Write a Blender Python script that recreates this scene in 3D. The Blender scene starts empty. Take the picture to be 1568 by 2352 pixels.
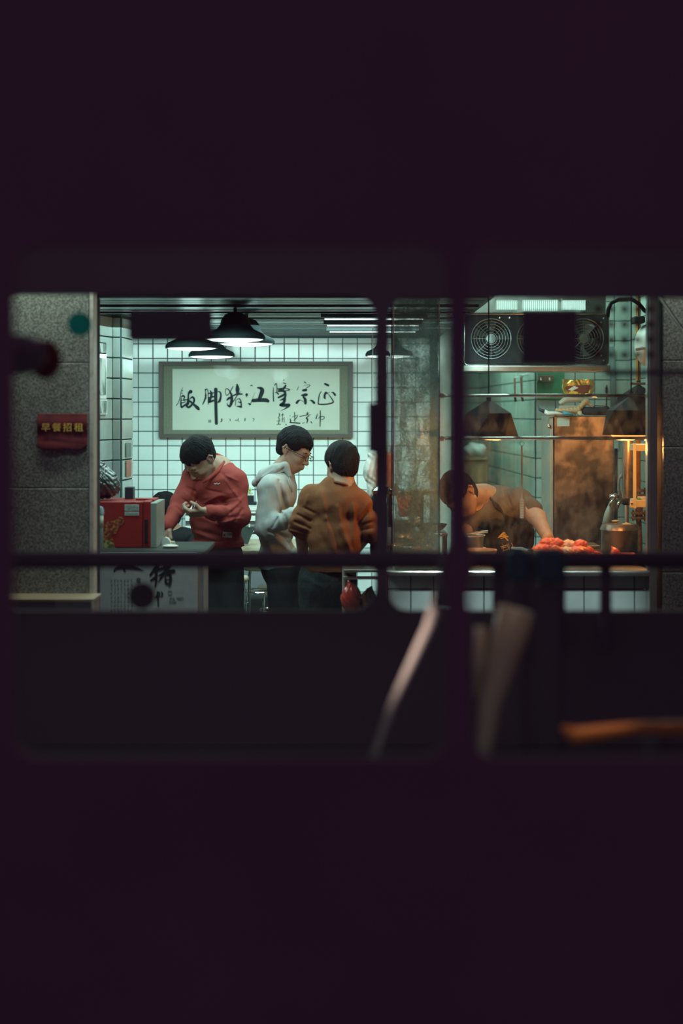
import bpy, math, random
import numpy as np
from mathutils import Vector, Matrix
from mathutils.geometry import tessellate_polygon
random.seed(4)
rng = np.random.default_rng(7)
SC = bpy.context.scene
COL = SC.collection
PI = math.pi
# ---------------------------------------------------------------- camera, world, lights, exposure
FPX = 3440.0            # focal length in pixels of the 1568 x 2352 frame
EYE, HOR = 1.8, 950.0   # eye height, image row of the horizon
def at(px, py, D):
    return Vector(((px-784)/FPX*D, D, EYE-(py-HOR)/FPX*D))
def sz(n, D): return n*D/FPX
cam_d = bpy.data.cameras.new('camera')
cam = bpy.data.objects.new('camera', cam_d); COL.objects.link(cam)
cam.location = (0, 0, EYE); cam.rotation_euler = (PI/2, 0, 0)
cam_d.sensor_fit = 'VERTICAL'; cam_d.sensor_height = 36; cam_d.sensor_width = 24
cam_d.lens = FPX*36/2352
cam_d.shift_y = -(1176-HOR)/2352
cam_d.clip_start = 0.05
cam_d.dof.use_dof = True; cam_d.dof.focus_distance = 8.6
cam_d.dof.aperture_fstop = (cam_d.lens/1000)/0.040
SC.camera = cam
w = bpy.data.worlds.new('night_sky'); SC.world = w; w.use_nodes = True
w.node_tree.nodes['Background'].inputs[0].default_value = (0.066, 0.0245, 0.060, 1)
w.node_tree.nodes['Background'].inputs[1].default_value = 1.0
SC.view_settings.view_transform = 'Standard'; SC.view_settings.look = 'None'
SC.view_settings.exposure = 0.0; SC.view_settings.gamma = 1.0
SC.view_settings.use_curve_mapping = False
SC.cycles.use_denoising = True
SC.cycles.max_bounces = 8; SC.cycles.diffuse_bounces = 3; SC.cycles.glossy_bounces = 3
SC.cycles.transparent_max_bounces = 16; SC.cycles.caustics_reflective = False
SC.cycles.sample_clamp_indirect = 4.0
def area(name, loc, size, power, color, rot=(0,0,0), sy=None, spread=PI):
    l = bpy.data.lights.new(name, 'AREA'); l.energy = power; l.color = color
    l.shape = 'RECTANGLE'; l.size = size; l.size_y = sy or size; l.spread = spread
    o = bpy.data.objects.new(name, l); COL.objects.link(o); o.location = loc; o.rotation_euler = rot
    return o
def bulb(name, loc, power, color, r=0.03):
    l = bpy.data.lights.new(name, 'POINT'); l.energy = power; l.color = color; l.shadow_soft_size = r
    o = bpy.data.objects.new(name, l); COL.objects.link(o); o.location = loc
    return o
def spot(name, loc, target, power, color, ang, r=0.03, blend=0.6):
    l = bpy.data.lights.new(name, 'SPOT'); l.energy = power; l.color = color; l.shadow_soft_size = r
    l.spot_size = ang; l.spot_blend = blend
    o = bpy.data.objects.new(name, l); COL.objects.link(o); o.location = loc
    o.rotation_euler = (Vector(target)-Vector(loc)).to_track_quat('-Z', 'Y').to_euler()
    return o
COOL = (0.66, 1.0, 0.95)
WARM = (1.0, 0.37, 0.085)
area('front_fill_light', (-0.30, 7.12, 2.30), 1.9, 6.5, COOL, rot=(math.radians(20), 0, 0), sy=0.18, spread=math.radians(105))  # unseen area light added to brighten wall and diners from the front
area('wall_fill_light', (-0.35, 8.75, 2.29), 2.6, 33, COOL, rot=(math.radians(42), 0, 0), sy=0.2, spread=math.radians(120))  # unseen strip added to even out the back wall brightness
area('dining_ceiling_light', (-0.5, 8.15, 2.27), 1.7, 17, COOL, sy=0.6, spread=math.radians(150))
area('kitchen_back_light', (1.62, 10.1, 2.85), 0.5, 5.5, (0.66, 1.0, 0.88), sy=0.4)
area('kitchen_front_light', (0.95, 8.3, 2.85), 0.9, 17, (0.66, 1.0, 0.88), sy=0.5)
area('kitchen_rear_light', (1.0, 11.6, 2.6), 0.6, 15, (0.66, 1.0, 0.88), sy=1.6)
area('fascia_lamp_left', (-1.35, 6.48, 2.85), 0.9, 15.0, (0.85, 1.0, 0.88), rot=(math.radians(-14), 0, 0), sy=0.1)
area('fascia_lamp_right', (1.85, 6.68, 2.85), 0.9, 9.0, (0.9, 1.0, 0.88), rot=(math.radians(-14), 0, 0), sy=0.1)
area('bus_fill_light', (-0.1, 3.2, 3.05), 3.2, 1.5, (1.0, 0.52, 0.95), sy=0.9)  # unseen purple fill added to lift the blacks inside the bus
area('bus_low_fill', (-0.3, 2.50, 1.05), 1.6, 0.16, (0.62, 0.95, 1.0), rot=(math.radians(90), 0, 0), sy=0.2)  # hidden teal fill added for the lower inner side of the bus
spot('counter_fill_spot', (.75, 4.5, 2.9), (.85, 7.05, .80), 230, (0.80, 1.0, 0.95), math.radians(24), .05)  # added spot without a fixture, brightens the counter front tiles
spot('board_fill_spot', (-.9, 5.9, 3.0), (-.90, 7.05, .80), 26, (0.80, 1.0, 0.95), math.radians(34), .08)  # added spot without a fixture, brightens the notice board
# ---------------------------------------------------------------- materials
MATS = {}
def mat(name, col, rough=0.6, metal=0.0, emit=None, es=1.0, noise=None, bump=0.0, bscale=200, coat=0.0, alpha=None, stretch=None):
    m = bpy.data.materials.new(name); m.use_nodes = True
    nt = m.node_tree; b = nt.nodes['Principled BSDF']
    b.inputs['Base Color'].default_value = (*col, 1); b.inputs['Roughness'].default_value = rough
    b.inputs['Metallic'].default_value = metal
    if rough >= .55 and metal == 0: b.inputs['Specular IOR Level'].default_value = .18
    b.inputs['Coat Weight'].default_value = coat; b.inputs['Coat Roughness'].default_value = 0.08
    tc = nt.nodes.new('ShaderNodeTexCoord'); src = tc.outputs['Object']
    if stretch:
        mp = nt.nodes.new('ShaderNodeMapping'); mp.inputs['Scale'].default_value = stretch
        nt.links.new(src, mp.inputs[0]); src = mp.outputs[0]
    if noise:   # (scale, second colour, contrast low, high)
        n = nt.nodes.new('ShaderNodeTexNoise'); n.inputs['Scale'].default_value = noise[0]; n.inputs['Detail'].default_value = 5
        nt.links.new(src, n.inputs['Vector'])
        r = nt.nodes.new('ShaderNodeValToRGB'); r.color_ramp.elements[0].position = noise[2]; r.color_ramp.elements[1].position = noise[3]
        r.color_ramp.elements[0].color = (*col, 1); r.color_ramp.elements[1].color = (*noise[1], 1)
        nt.links.new(n.outputs['Fac'], r.inputs[0]); nt.links.new(r.outputs[0], b.inputs['Base Color'])
    if bump:
        n2 = nt.nodes.new('ShaderNodeTexNoise'); n2.inputs['Scale'].default_value = bscale; n2.inputs['Detail'].default_value = 3
        nt.links.new(src, n2.inputs['Vector'])
        bp = nt.nodes.new('ShaderNodeBump'); bp.inputs['Strength'].default_value = bump; bp.inputs['Distance'].default_value = 0.01
        nt.links.new(n2.outputs['Fac'], bp.inputs['Height']); nt.links.new(bp.outputs[0], b.inputs['Normal'])
    if emit:
        b.inputs['Emission Color'].default_value = (*emit, 1); b.inputs['Emission Strength'].default_value = es
    MATS[name] = m
    return m
def glass_mat(name, tint=(1,1,1), ior=1.45, haze=None, rough=0.0, refl=1.0, grad=None):
    m = bpy.data.materials.new(name); m.use_nodes = True; nt = m.node_tree; nt.nodes.clear()
    o = nt.nodes.new('ShaderNodeOutputMaterial'); t = nt.nodes.new('ShaderNodeBsdfTransparent'); t.inputs[0].default_value = (*tint, 1)
    g = nt.nodes.new('ShaderNodeBsdfGlossy'); g.inputs['Roughness'].default_value = rough
    f = nt.nodes.new('ShaderNodeFresnel'); f.inputs[0].default_value = ior
    mx = nt.nodes.new('ShaderNodeMixShader')
    ml = nt.nodes.new('ShaderNodeMath'); ml.operation = 'MULTIPLY'; ml.inputs[1].default_value = refl
    nt.links.new(f.outputs[0], ml.inputs[0]); nt.links.new(ml.outputs[0], mx.inputs[0])
    nt.links.new(t.outputs[0], mx.inputs[1]); nt.links.new(g.outputs[0], mx.inputs[2])
    out = mx.outputs[0]
    if haze:   # condensation: (base, streak amount, colour)
        tc = nt.nodes.new('ShaderNodeTexCoord')
        mp = nt.nodes.new('ShaderNodeMapping'); mp.inputs['Scale'].default_value = (1.0, 1.0, 0.42)
        n1 = nt.nodes.new('ShaderNodeTexNoise'); n1.inputs['Scale'].default_value = 26; n1.inputs['Detail'].default_value = 7; n1.inputs['Distortion'].default_value = .6
        n2 = nt.nodes.new('ShaderNodeTexNoise'); n2.inputs['Scale'].default_value = 260; n2.inputs['Detail'].default_value = 2
        nt.links.new(tc.outputs['Object'], mp.inputs[0]); nt.links.new(mp.outputs[0], n1.inputs[0]); nt.links.new(tc.outputs['Object'], n2.inputs[0])
        a = nt.nodes.new('ShaderNodeMapRange'); a.inputs['From Min'].default_value = .40; a.inputs['From Max'].default_value = .62
        a.inputs['To Min'].default_value = haze[0]; a.inputs['To Max'].default_value = haze[0]+haze[1]
        nt.links.new(n1.outputs['Fac'], a.inputs[0])
        b = nt.nodes.new('ShaderNodeMapRange'); b.inputs['From Min'].default_value = .35; b.inputs['From Max'].default_value = .65
        b.inputs['To Min'].default_value = .35; b.inputs['To Max'].default_value = 1.5
        nt.links.new(n2.outputs['Fac'], b.inputs[0])
        mm = nt.nodes.new('ShaderNodeMath'); mm.operation = 'MULTIPLY'; mm.use_clamp = True
        if grad:   # condensation thickens towards one end of the pane
            sp = nt.nodes.new('ShaderNodeSeparateXYZ'); nt.links.new(tc.outputs['Object'], sp.inputs[0])
            gr_ = nt.nodes.new('ShaderNodeMapRange'); gr_.inputs['From Min'].default_value = grad[0]; gr_.inputs['From Max'].default_value = grad[1]
            gr_.inputs['To Min'].default_value = grad[2]; gr_.inputs['To Max'].default_value = 0
            nt.links.new(sp.outputs['X'], gr_.inputs[0])
            ad = nt.nodes.new('ShaderNodeMath'); ad.operation = 'ADD'
            nt.links.new(a.outputs[0], ad.inputs[0]); nt.links.new(gr_.outputs[0], ad.inputs[1]); nt.links.new(ad.outputs[0], mm.inputs[0])
        else: nt.links.new(a.outputs[0], mm.inputs[0])
        nt.links.new(b.outputs[0], mm.inputs[1])
        tr = nt.nodes.new('ShaderNodeBsdfTranslucent'); tr.inputs[0].default_value = (*haze[2], 1)
        df = nt.nodes.new('ShaderNodeBsdfDiffuse'); df.inputs[0].default_value = (*haze[2], 1)
        m0 = nt.nodes.new('ShaderNodeMixShader'); m0.inputs[0].default_value = .3
        nt.links.new(tr.outputs[0], m0.inputs[1]); nt.links.new(df.outputs[0], m0.inputs[2])
        m2 = nt.nodes.new('ShaderNodeMixShader'); nt.links.new(mm.outputs[0], m2.inputs[0])
        nt.links.new(out, m2.inputs[1]); nt.links.new(m0.outputs[0], m2.inputs[2]); out = m2.outputs[0]
    nt.links.new(out, o.inputs[0]); MATS[name] = m
    return m
GRP = (0.30, 0.30, 0.30)
M_BUS = mat('bus_body_paint', (0.30,0.30,0.30), 0.75, noise=(3, (0.26,0.26,0.27), .3, .7))
M_BUSIN = mat('bus_inner_plastic', (0.32,0.32,0.33), 0.8)
M_DARK = mat('dark_rubber', (0.10,0.10,0.11), 0.8)
M_DARKP = mat('dark_plastic', (0.22,0.22,0.24), 0.7)
M_BUSGLASS = glass_mat('bus_window_glass', (0.97,0.985,0.98), refl=.6)
M_TEALP = mat('teal_plastic', (0.02,0.42,0.42), 0.5)
_n = M_TEALP.node_tree; _t = _n.nodes.new('ShaderNodeBsdfTranslucent'); _t.inputs[0].default_value = (.04,.75,.70,1); _x = _n.nodes.new('ShaderNodeMixShader'); _x.inputs[0].default_value = .85
_o = [q for q in _n.nodes if q.type == 'OUTPUT_MATERIAL'][0]; _n.links.new(_n.nodes['Principled BSDF'].outputs[0], _x.inputs[1]); _n.links.new(_t.outputs[0], _x.inputs[2]); _n.links.new(_x.outputs[0], _o.inputs[0])
M_SEAT = mat('slate_seat_plastic', (0.05,0.20,0.22), 0.5)
M_RUST = mat('reddish_lens', (0.9,0.16,0.10), 0.4)
M_CHROME = mat('pale_painted_rail', (0.75,0.66,0.60), 0.4)
M_BEIGE = mat('beige_seat_shell', (0.62,0.52,0.38), 0.4)
M_ORNG = mat('orange_seat_shell', (0.9,0.32,0.06), 0.35)
M_GRAN = mat('granite', (0.09,0.095,0.085), 0.35, noise=(120, (0.34,0.36,0.31), .38, .66))
M_GRANJ = mat('granite_joint', (0.04,0.04,0.04), 0.9)
M_TILE = mat('white_glazed_tile', (0.74,0.82,0.80), 0.12, noise=(9, (0.66,0.76,0.73), .4, .7))
M_TILEK = mat('kitchen_glazed_tile', (0.62,0.74,0.68), 0.16, noise=(6, (0.46,0.60,0.52), .4, .75))
M_TILEF = mat('counter_front_tile', (0.58,0.66,0.66), 0.2, noise=(8, (0.5,0.58,0.58), .4, .7))
M_GROUT = mat('dark_grout', (0.07,0.12,0.125), 0.9)
M_FLOOR = mat('shop_floor', (0.16,0.14,0.12), 0.35, noise=(5, (0.10,0.09,0.08), .4, .7))
M_ROAD = mat('asphalt', (0.05,0.05,0.05), 0.9, bump=.3)
M_WHITE = mat('white_enamel', (0.72,0.74,0.70), 0.35)
M_ALU = mat('old_aluminium_trim', (0.60,0.60,0.54), 0.5, .2, noise=(25, (0.38,0.36,0.30), .52, .75))
M_STEEL = mat('brushed_steel', (0.55,0.55,0.52), 0.3, 1.0, noise=(4, (0.42,0.41,0.38), .4, .7))
M_STEELD = mat('patchy_sheen_steel', (0.32,0.25,0.195), 0.36, .8, noise=(5.5, (0.08,0.07,0.06), .44, .56), bump=.8, bscale=6)  # blotches put patchy warm reflections into the colour
M_STEELR = mat('polished_steel_tube', (0.78,0.76,0.72), 0.14, 1.0)
M_SLAT = mat('dark_ceiling_slat', (0.05,0.08,0.085), 0.30, .25)
M_LAMP = mat('teal_grey_lamp_shade', (0.018,0.035,0.04), 0.6)
M_BLACK = mat('black_plastic', (0.014,0.018,0.021), 0.6)
M_LAMPB = mat('black_faceted_shade', (0.011,0.012,0.012), 0.6)
M_WGLOW = mat('warm_glow_ring', (1,0.7,0.4), 0.4, emit=(1,0.40,0.10), es=1.9)  # emission for the glowing ring added under the heat lamps
M_EMC = mat('lit_lens_cool', (0.9,1,1), 0.4, emit=(0.86,1,0.96), es=1.6)
M_EMT = mat('lit_tube_cool', (0.9,1,1), 0.4, emit=(0.85,1,0.96), es=2.0)
M_EMW = mat('lit_bulb_warm', (1,0.7,0.4), 0.4, emit=(1,0.42,0.12), es=5)
M_FRAME = mat('dark_wood_frame', (0.075,0.062,0.05), 0.5)
M_MOUNT = mat('olive_silk_mount', (0.23,0.235,0.18), 0.7, noise=(120, (0.19,0.195,0.15), .4, .6))
M_PAPER = mat('rice_paper', (0.66,0.68,0.60), 0.8, noise=(4, (0.59,0.61,0.53), .45, .75))
M_INK = mat('blue_black_ink', (0.015,0.03,0.034), 0.7)
M_INKF = mat('faded_grey_ink', (0.20,0.27,0.24), 0.7)
M_SKIN = mat('skin', (0.50,0.32,0.23), 0.5, noise=(30, (0.44,0.27,0.185), .4, .7))
M_HAIR = mat('black_hair', (0.010,0.013,0.014), 0.62, bump=1.0, bscale=350, stretch=(1,1,.25))
M_HAIRB = mat('brown_black_hair', (0.020,0.020,0.018), 0.62, bump=1.0, bscale=350, stretch=(1,1,.25))
M_RED = mat('brick_red_jersey', (0.36,0.058,0.046), 0.85, noise=(300, (0.42,0.08,0.065), .3, .7), bump=.3, bscale=400)
M_GREY = mat('pale_grey_fleece', (0.50,0.52,0.50), 0.85, noise=(300, (0.44,0.46,0.45), .3, .7), bump=.3, bscale=400)
M_RUSTS = mat('rust_brown_fleece', (0.30,0.125,0.055), 0.9, noise=(300, (0.25,0.10,0.045), .3, .7), bump=.4, bscale=350)
M_PANT = mat('black_trouser_cloth', (0.018,0.022,0.024), 0.85, bump=.3)
M_JEAN = mat('dark_denim', (0.03,0.042,0.045), 0.85, noise=(60, (0.022,0.03,0.032), .4, .6), bump=.3)
M_TAUPE = mat('taupe_tee', (0.15,0.13,0.11), 0.85, bump=.3)
M_APRON = mat('charcoal_apron', (0.04,0.035,0.03), 0.8, bump=.3)
M_JACK = mat('black_jacket', (0.010,0.014,0.015), 0.7)
M_REDB = mat('red_enamel', (0.36,0.022,0.015), 0.4, noise=(14, (0.26,0.018,0.014), .45, .8))
M_STICK = mat('silver_sticker', (0.45,0.55,0.52), 0.5)
M_BAG = mat('translucent_dark_plastic', (0.045,0.065,0.06), 0.16, bump=.5, bscale=25, coat=.6)
M_NOTR = mat('maroon_notice_cloth', (0.15,0.024,0.026), 0.6, noise=(12, (0.07,0.014,0.018), .4, .7))
M_GOLD = mat('gold_lettering', (0.85,0.52,0.10), 0.5)
M_BOARD = mat('pale_notice_board', (0.56,0.62,0.62), 0.6, noise=(20, (0.48,0.54,0.54), .4, .7))
M_PORK = mat('glazed_braised_pork', (0.88,0.12,0.022), 0.34, noise=(28, (0.45,0.035,0.01), .42, .66), bump=.5, bscale=45, coat=.15)
M_FAT = mat('pale_pork_fat', (0.80,0.50,0.30), 0.25, noise=(35, (0.62,0.22,0.10), .45, .7), bump=.4, bscale=50, coat=.1)
M_WOODO = mat('warm_wood', (0.42,0.20,0.09), 0.5, noise=(18, (0.32,0.14,0.06), .4, .7), stretch=(1,1,6))
M_TABLE = mat('worn_table_top', (0.30,0.22,0.13), 0.35, noise=(14, (0.40,0.34,0.24), .4, .6))
M_BROWN = mat('brown_painted_steel', (0.20,0.11,0.08), 0.5)
M_IRON = mat('rusty_iron', (0.16,0.08,0.04), 0.7, noise=(30, (0.09,0.05,0.03), .4, .6), bump=.3)
M_YPIPE = mat('yellow_gas_pipe', (0.62,0.26,0.03), 0.5, noise=(25, (0.45,0.16,0.02), .45, .7))
M_CREAM = mat('cream_plastic', (0.66,0.60,0.44), 0.5)
M_YEL = mat('yellow_bakelite', (0.60,0.50,0.18), 0.4)
M_LBLUE = mat('pale_blue_plastic', (0.22,0.42,0.52), 0.3)
M_WBOT = mat('blue_grey_bottle', (0.12,0.20,0.22), 0.2)
M_LABELG = mat('pale_green_label', (0.46,0.58,0.50), 0.6)
M_RPLAS = mat('red_food_bag', (0.62,0.05,0.03), 0.25, bump=.5, bscale=25, coat=.5)
M_WPLAS = mat('white_wrinkled_plastic', (0.72,0.74,0.70), 0.3, bump=.6, bscale=30)
M_GOLDB = mat('gold_foil', (0.62,0.45,0.12), 0.25, .6, bump=.6, bscale=30)
M_GREEN = mat('green_panel', (0.10,0.34,0.18), 0.6)
M_LEAF = mat('yellow_green_leaf', (0.50,0.55,0.22), 0.6)
M_BLUEG = mat('blue_glove', (0.05,0.32,0.45), 0.5)
M_CARD = mat('cardboard', (0.36,0.24,0.14), 0.8)
M_SCREEN = mat('dark_phone_glass', (0.01,0.02,0.05), 0.1)
M_GLASS = glass_mat('shop_glass', (0.96,0.985,0.975), refl=1.0)
M_PGLASS = glass_mat('picture_glass', (0.98,0.99,0.985), refl=.22, rough=.04)
M_STEAM = glass_mat('steamed_glass', (0.96,0.985,0.975), haze=(0.48,0.30,(0.34,0.46,0.43)))
M_MIST = glass_mat('lightly_misted_glass', (0.97,0.985,0.975), haze=(0.0,0.05,(0.62,0.68,0.64)), grad=(-.50, -.32, .55))
M_CLEAR = glass_mat('clear_plastic', (0.85,0.8,0.75), refl=2.5, rough=.15)
def row_split(r): return {860: (1095, 1200, 1340, 1500), 960: (165, 350, 550, 700, 900), 750: (390, 690, 960)}[r]
# ---------------------------------------------------------------- mesh helpers
class MB:
    def __init__(s): s.v = []; s.f = []
    def add(s, vs, fs):
        n = len(s.v); s.v += [tuple(v) for v in vs]; s.f += [tuple(i+n for i in f) for f in fs]; return s
    def box(s, c, size, rot=None, bev=0.0):
        hx, hy, hz = (d/2 for d in size); c = Vector(c)
        if bev <= 0:
            vs = [Vector((x*hx, y*hy, z*hz)) for x in (-1,1) for y in (-1,1) for z in (-1,1)]
            fs = [(0,1,3,2),(4,6,7,5),(0,4,5,1),(2,3,7,6),(0,2,6,4),(1,5,7,3)]
        else:
            b = min(bev, hx*.49, hy*.49, hz*.49)
            # rounded slab in plan XZ, extruded along Y with chamfer
            return s.rbox(c, size, b, rot)
        if rot: vs = [rot @ v for v in vs]
        return s.add([c+v for v in vs], fs)
    def rbox(s, c, size, r, rot=None, n=3):
        import bmesh
        bm = bmesh.new(); bmesh.ops.create_cube(bm, size=1)
        for v in bm.verts: v.co = Vector((v.co.x*size[0], v.co.y*size[1], v.co.z*size[2]))
        bmesh.ops.bevel(bm, geom=bm.edges[:], offset=r, segments=n, profile=.5, affect='EDGES')
        bm.verts.index_update()
        vs = [v.co.copy() for v in bm.verts]; fs = [[v.index for v in f.verts] for f in bm.faces]; bm.free()
        if rot: vs = [rot @ v for v in vs]
        return s.add([Vector(c)+v for v in vs], fs)
    def tube(s, pts, r, n=10, closed=False, caps=True):
        pts = [Vector(p) for p in pts]; m = len(pts)
        rs = r if isinstance(r, (list, tuple)) else [r]*m
        rings = []; up = None
        for i, p in enumerate(pts):
            if closed: t = pts[(i+1) % m]-pts[i-1]
            else: t = pts[min(i+1, m-1)]-pts[max(i-1, 0)]
            t.normalize()
            if up is None: up = t.orthogonal().normalized()
            up = (up - t*up.dot(t)).normalized(); bi = t.cross(up)
            rings.append([p+(up*math.cos(a)+bi*math.sin(a))*rs[i] for a in [2*PI*k/n for k in range(n)]])
        vs = [v for rg in rings for v in rg]; fs = []
        for i in range(m if closed else m-1):
            j = (i+1) % m
            for k in range(n):
                fs.append((i*n+k, i*n+(k+1) % n, j*n+(k+1) % n, j*n+k))
        if caps and not closed:
            fs.append(tuple(range(n-1, -1, -1))); fs.append(tuple((m-1)*n+k for k in range(n)))
        return s.add(vs, fs)
    def lathe(s, c, prof, n=28, axis='Z', sx=1, sy=1):
        c = Vector(c); vs = []; fs = []
        for (r, h) in prof:
            for k in range(n):
                a = 2*PI*k/n
                if axis == 'Z': vs.append(c+Vector((r*math.cos(a)*sx, r*math.sin(a)*sy, h)))
                else: vs.append(c+Vector((r*math.cos(a)*sx, h, r*math.sin(a)*sy)))
        m = len(prof)
        for i in range(m-1):
            for k in range(n):
                fs.append((i*n+k, i*n+(k+1) % n, (i+1)*n+(k+1) % n, (i+1)*n+k))
        if prof[0][0] > 1e-5: fs.append(tuple(range(n-1, -1, -1)))
        if prof[-1][0] > 1e-5: fs.append(tuple((m-1)*n+k for k in range(n)))
        return s.add(vs, fs)
    def ring(s, c, R, r, n=40, m=8, axis='Y'):
        pts = []
        for k in range(n):
            a = 2*PI*k/n
            pts.append(Vector(c)+(Vector((R*math.cos(a), 0, R*math.sin(a))) if axis == 'Y' else Vector((R*math.cos(a), R*math.sin(a), 0))))
        return s.tube(pts, r, m, closed=True)
    def poly(s, pts2, y0, y1, holes=()):
        """polygon in X-Z with holes, extruded from y0 to y1"""
        loops = [list(pts2)]+[list(h) for h in holes]
        tri = tessellate_polygon([[Vector((x, z, 0)) for x, z in l] for l in loops])
        flat = [p for l in loops for p in l]; n = len(flat)
        vs = [Vector((x, y0, z)) for x, z in flat]+[Vector((x, y1, z)) for x, z in flat]
        fs = [tuple(t) for t in tri]+[tuple(i+n for i in reversed(t)) for t in tri]
        o = 0
        for l in loops:
            k = len(l)
            for i in range(k): fs.append((o+i, o+(i+1) % k, o+n+(i+1) % k, o+n+i))
            o += k
        return s.add(vs, fs)
    def ball(s, c, r, n=16, m=10, rot=None):
        c = Vector(c); r = r if isinstance(r, (tuple, list)) else (r, r, r); vs = []; fs = []
        for i in range(m+1):
            th = PI*i/m
            for k in range(n):
                a = 2*PI*k/n; v = Vector((r[0]*math.sin(th)*math.cos(a), r[1]*math.sin(th)*math.sin(a), r[2]*math.cos(th)))
                vs.append(c+(rot @ v if rot else v))
        for i in range(m):
            for k in range(n): fs.append((i*n+k, (i+1)*n+k, (i+1)*n+(k+1) % n, i*n+(k+1) % n))
        return s.add(vs, fs)
def wloc(o):
    v = Vector((0,0,0))
    while o is not None: v = v+o.location; o = o.parent
    return v
def link(name, me, m, parent=None, smooth=False, origin=None):
    o = bpy.data.objects.new(name, me); COL.objects.link(o)
    me.materials.append(m)
    if parent is not None:
        base = wloc(parent); o.parent = parent
    else:
        if origin is None:
            n = len(me.vertices); co = np.empty(n*3, 'f'); me.vertices.foreach_get('co', co); co = co.reshape(-1, 3)
            lo, hi = co.min(0), co.max(0); origin = Vector(((lo[0]+hi[0])/2, (lo[1]+hi[1])/2, lo[2]))
        base = Vector(origin); o.location = base
    me.transform(Matrix.Translation(-base))
    if smooth: me.shade_smooth() if hasattr(me, 'shade_smooth') else None
    return o
def fixn(me):
    import bmesh
    bm = bmesh.new(); bm.from_mesh(me); bmesh.ops.recalc_face_normals(bm, faces=bm.faces[:]); bm.to_mesh(me); bm.free()
def obj(name, mb, m, parent=None, smooth=False, ang=None):
    me = bpy.data.meshes.new(name); me.from_pydata([tuple(v) for v in mb.v], [], mb.f); me.update(); fixn(me)
    o = link(name, me, m, parent)
    if smooth or ang:
        me.shade_smooth()
        if ang: me.set_sharp_from_angle(angle=math.radians(ang))
    return o
def tag(o, label=None, cat=None, group=None, kind=None):
    if label: o['label'] = label
    if cat: o['category'] = cat
    if group: o['group'] = group
    if kind: o['kind'] = kind
    return o
def thing(name, loc, label, cat, group=None):
    o = bpy.data.objects.new(name, None); COL.objects.link(o); o.location = loc; o.empty_display_size = .05
    return tag(o, label, cat, group)
def struct(name, mb, m, **k): return tag(obj(name, mb, m, **k), kind='structure')
def text_mesh(name, body, c, h, m, parent, bold=0.0, ext=0.001, rotz=0, vertical=False, sx=1.0, shear=0):
    cu = bpy.data.curves.new(name, 'FONT'); cu.body = body; cu.size = h; cu.offset = bold; cu.extrude = ext
    cu.align_x = 'CENTER'; cu.align_y = 'CENTER'; cu.shear = shear; cu.resolution_u = 2
    if vertical: cu.space_line = 1.0
    t = bpy.data.objects.new(name, cu); COL.objects.link(t)
    bpy.context.view_layer.update()
    me = bpy.data.meshes.new_from_object(t.evaluated_get(bpy.context.evaluated_depsgraph_get()))
    bpy.data.objects.remove(t); me.name = name
    M = Matrix.Translation(Vector(c)) @ Matrix.Rotation(rotz, 4, 'Z') @ Matrix.Rotation(PI/2, 4, 'X') @ Matrix.Diagonal((sx, 1, 1, 1))
    me.transform(M); me.materials.clear()
    return link(name, me, m, parent)
def rrect(x0, x1, z0, z1, r, n=8):
    pts = []
    for cx, cz, a0 in ((x1-r, z1-r, 0), (x0+r, z1-r, PI/2), (x0+r, z0+r, PI), (x1-r, z0+r, 1.5*PI)):
        for k in range(n+1):
            a = a0+PI/2*k/n; pts.append((cx+r*math.cos(a), cz+r*math.sin(a)))
    return pts
def prr(px0, px1, py0, py1, D, rpx, n=8):
    a = at(px0, py1, D); b = at(px1, py0, D)
    return rrect(a.x, b.x, a.z, b.z, sz(rpx, D), n)
def pbox(mb, px0, px1, py0, py1, D, depth, bev=0.0):
    a = at(px0, py1, D); b = at(px1, py0, D)
    return mb.box(((a.x+b.x)/2, D+depth/2, (a.z+b.z)/2), (b.x-a.x, depth, b.z-a.z), bev=bev)
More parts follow.
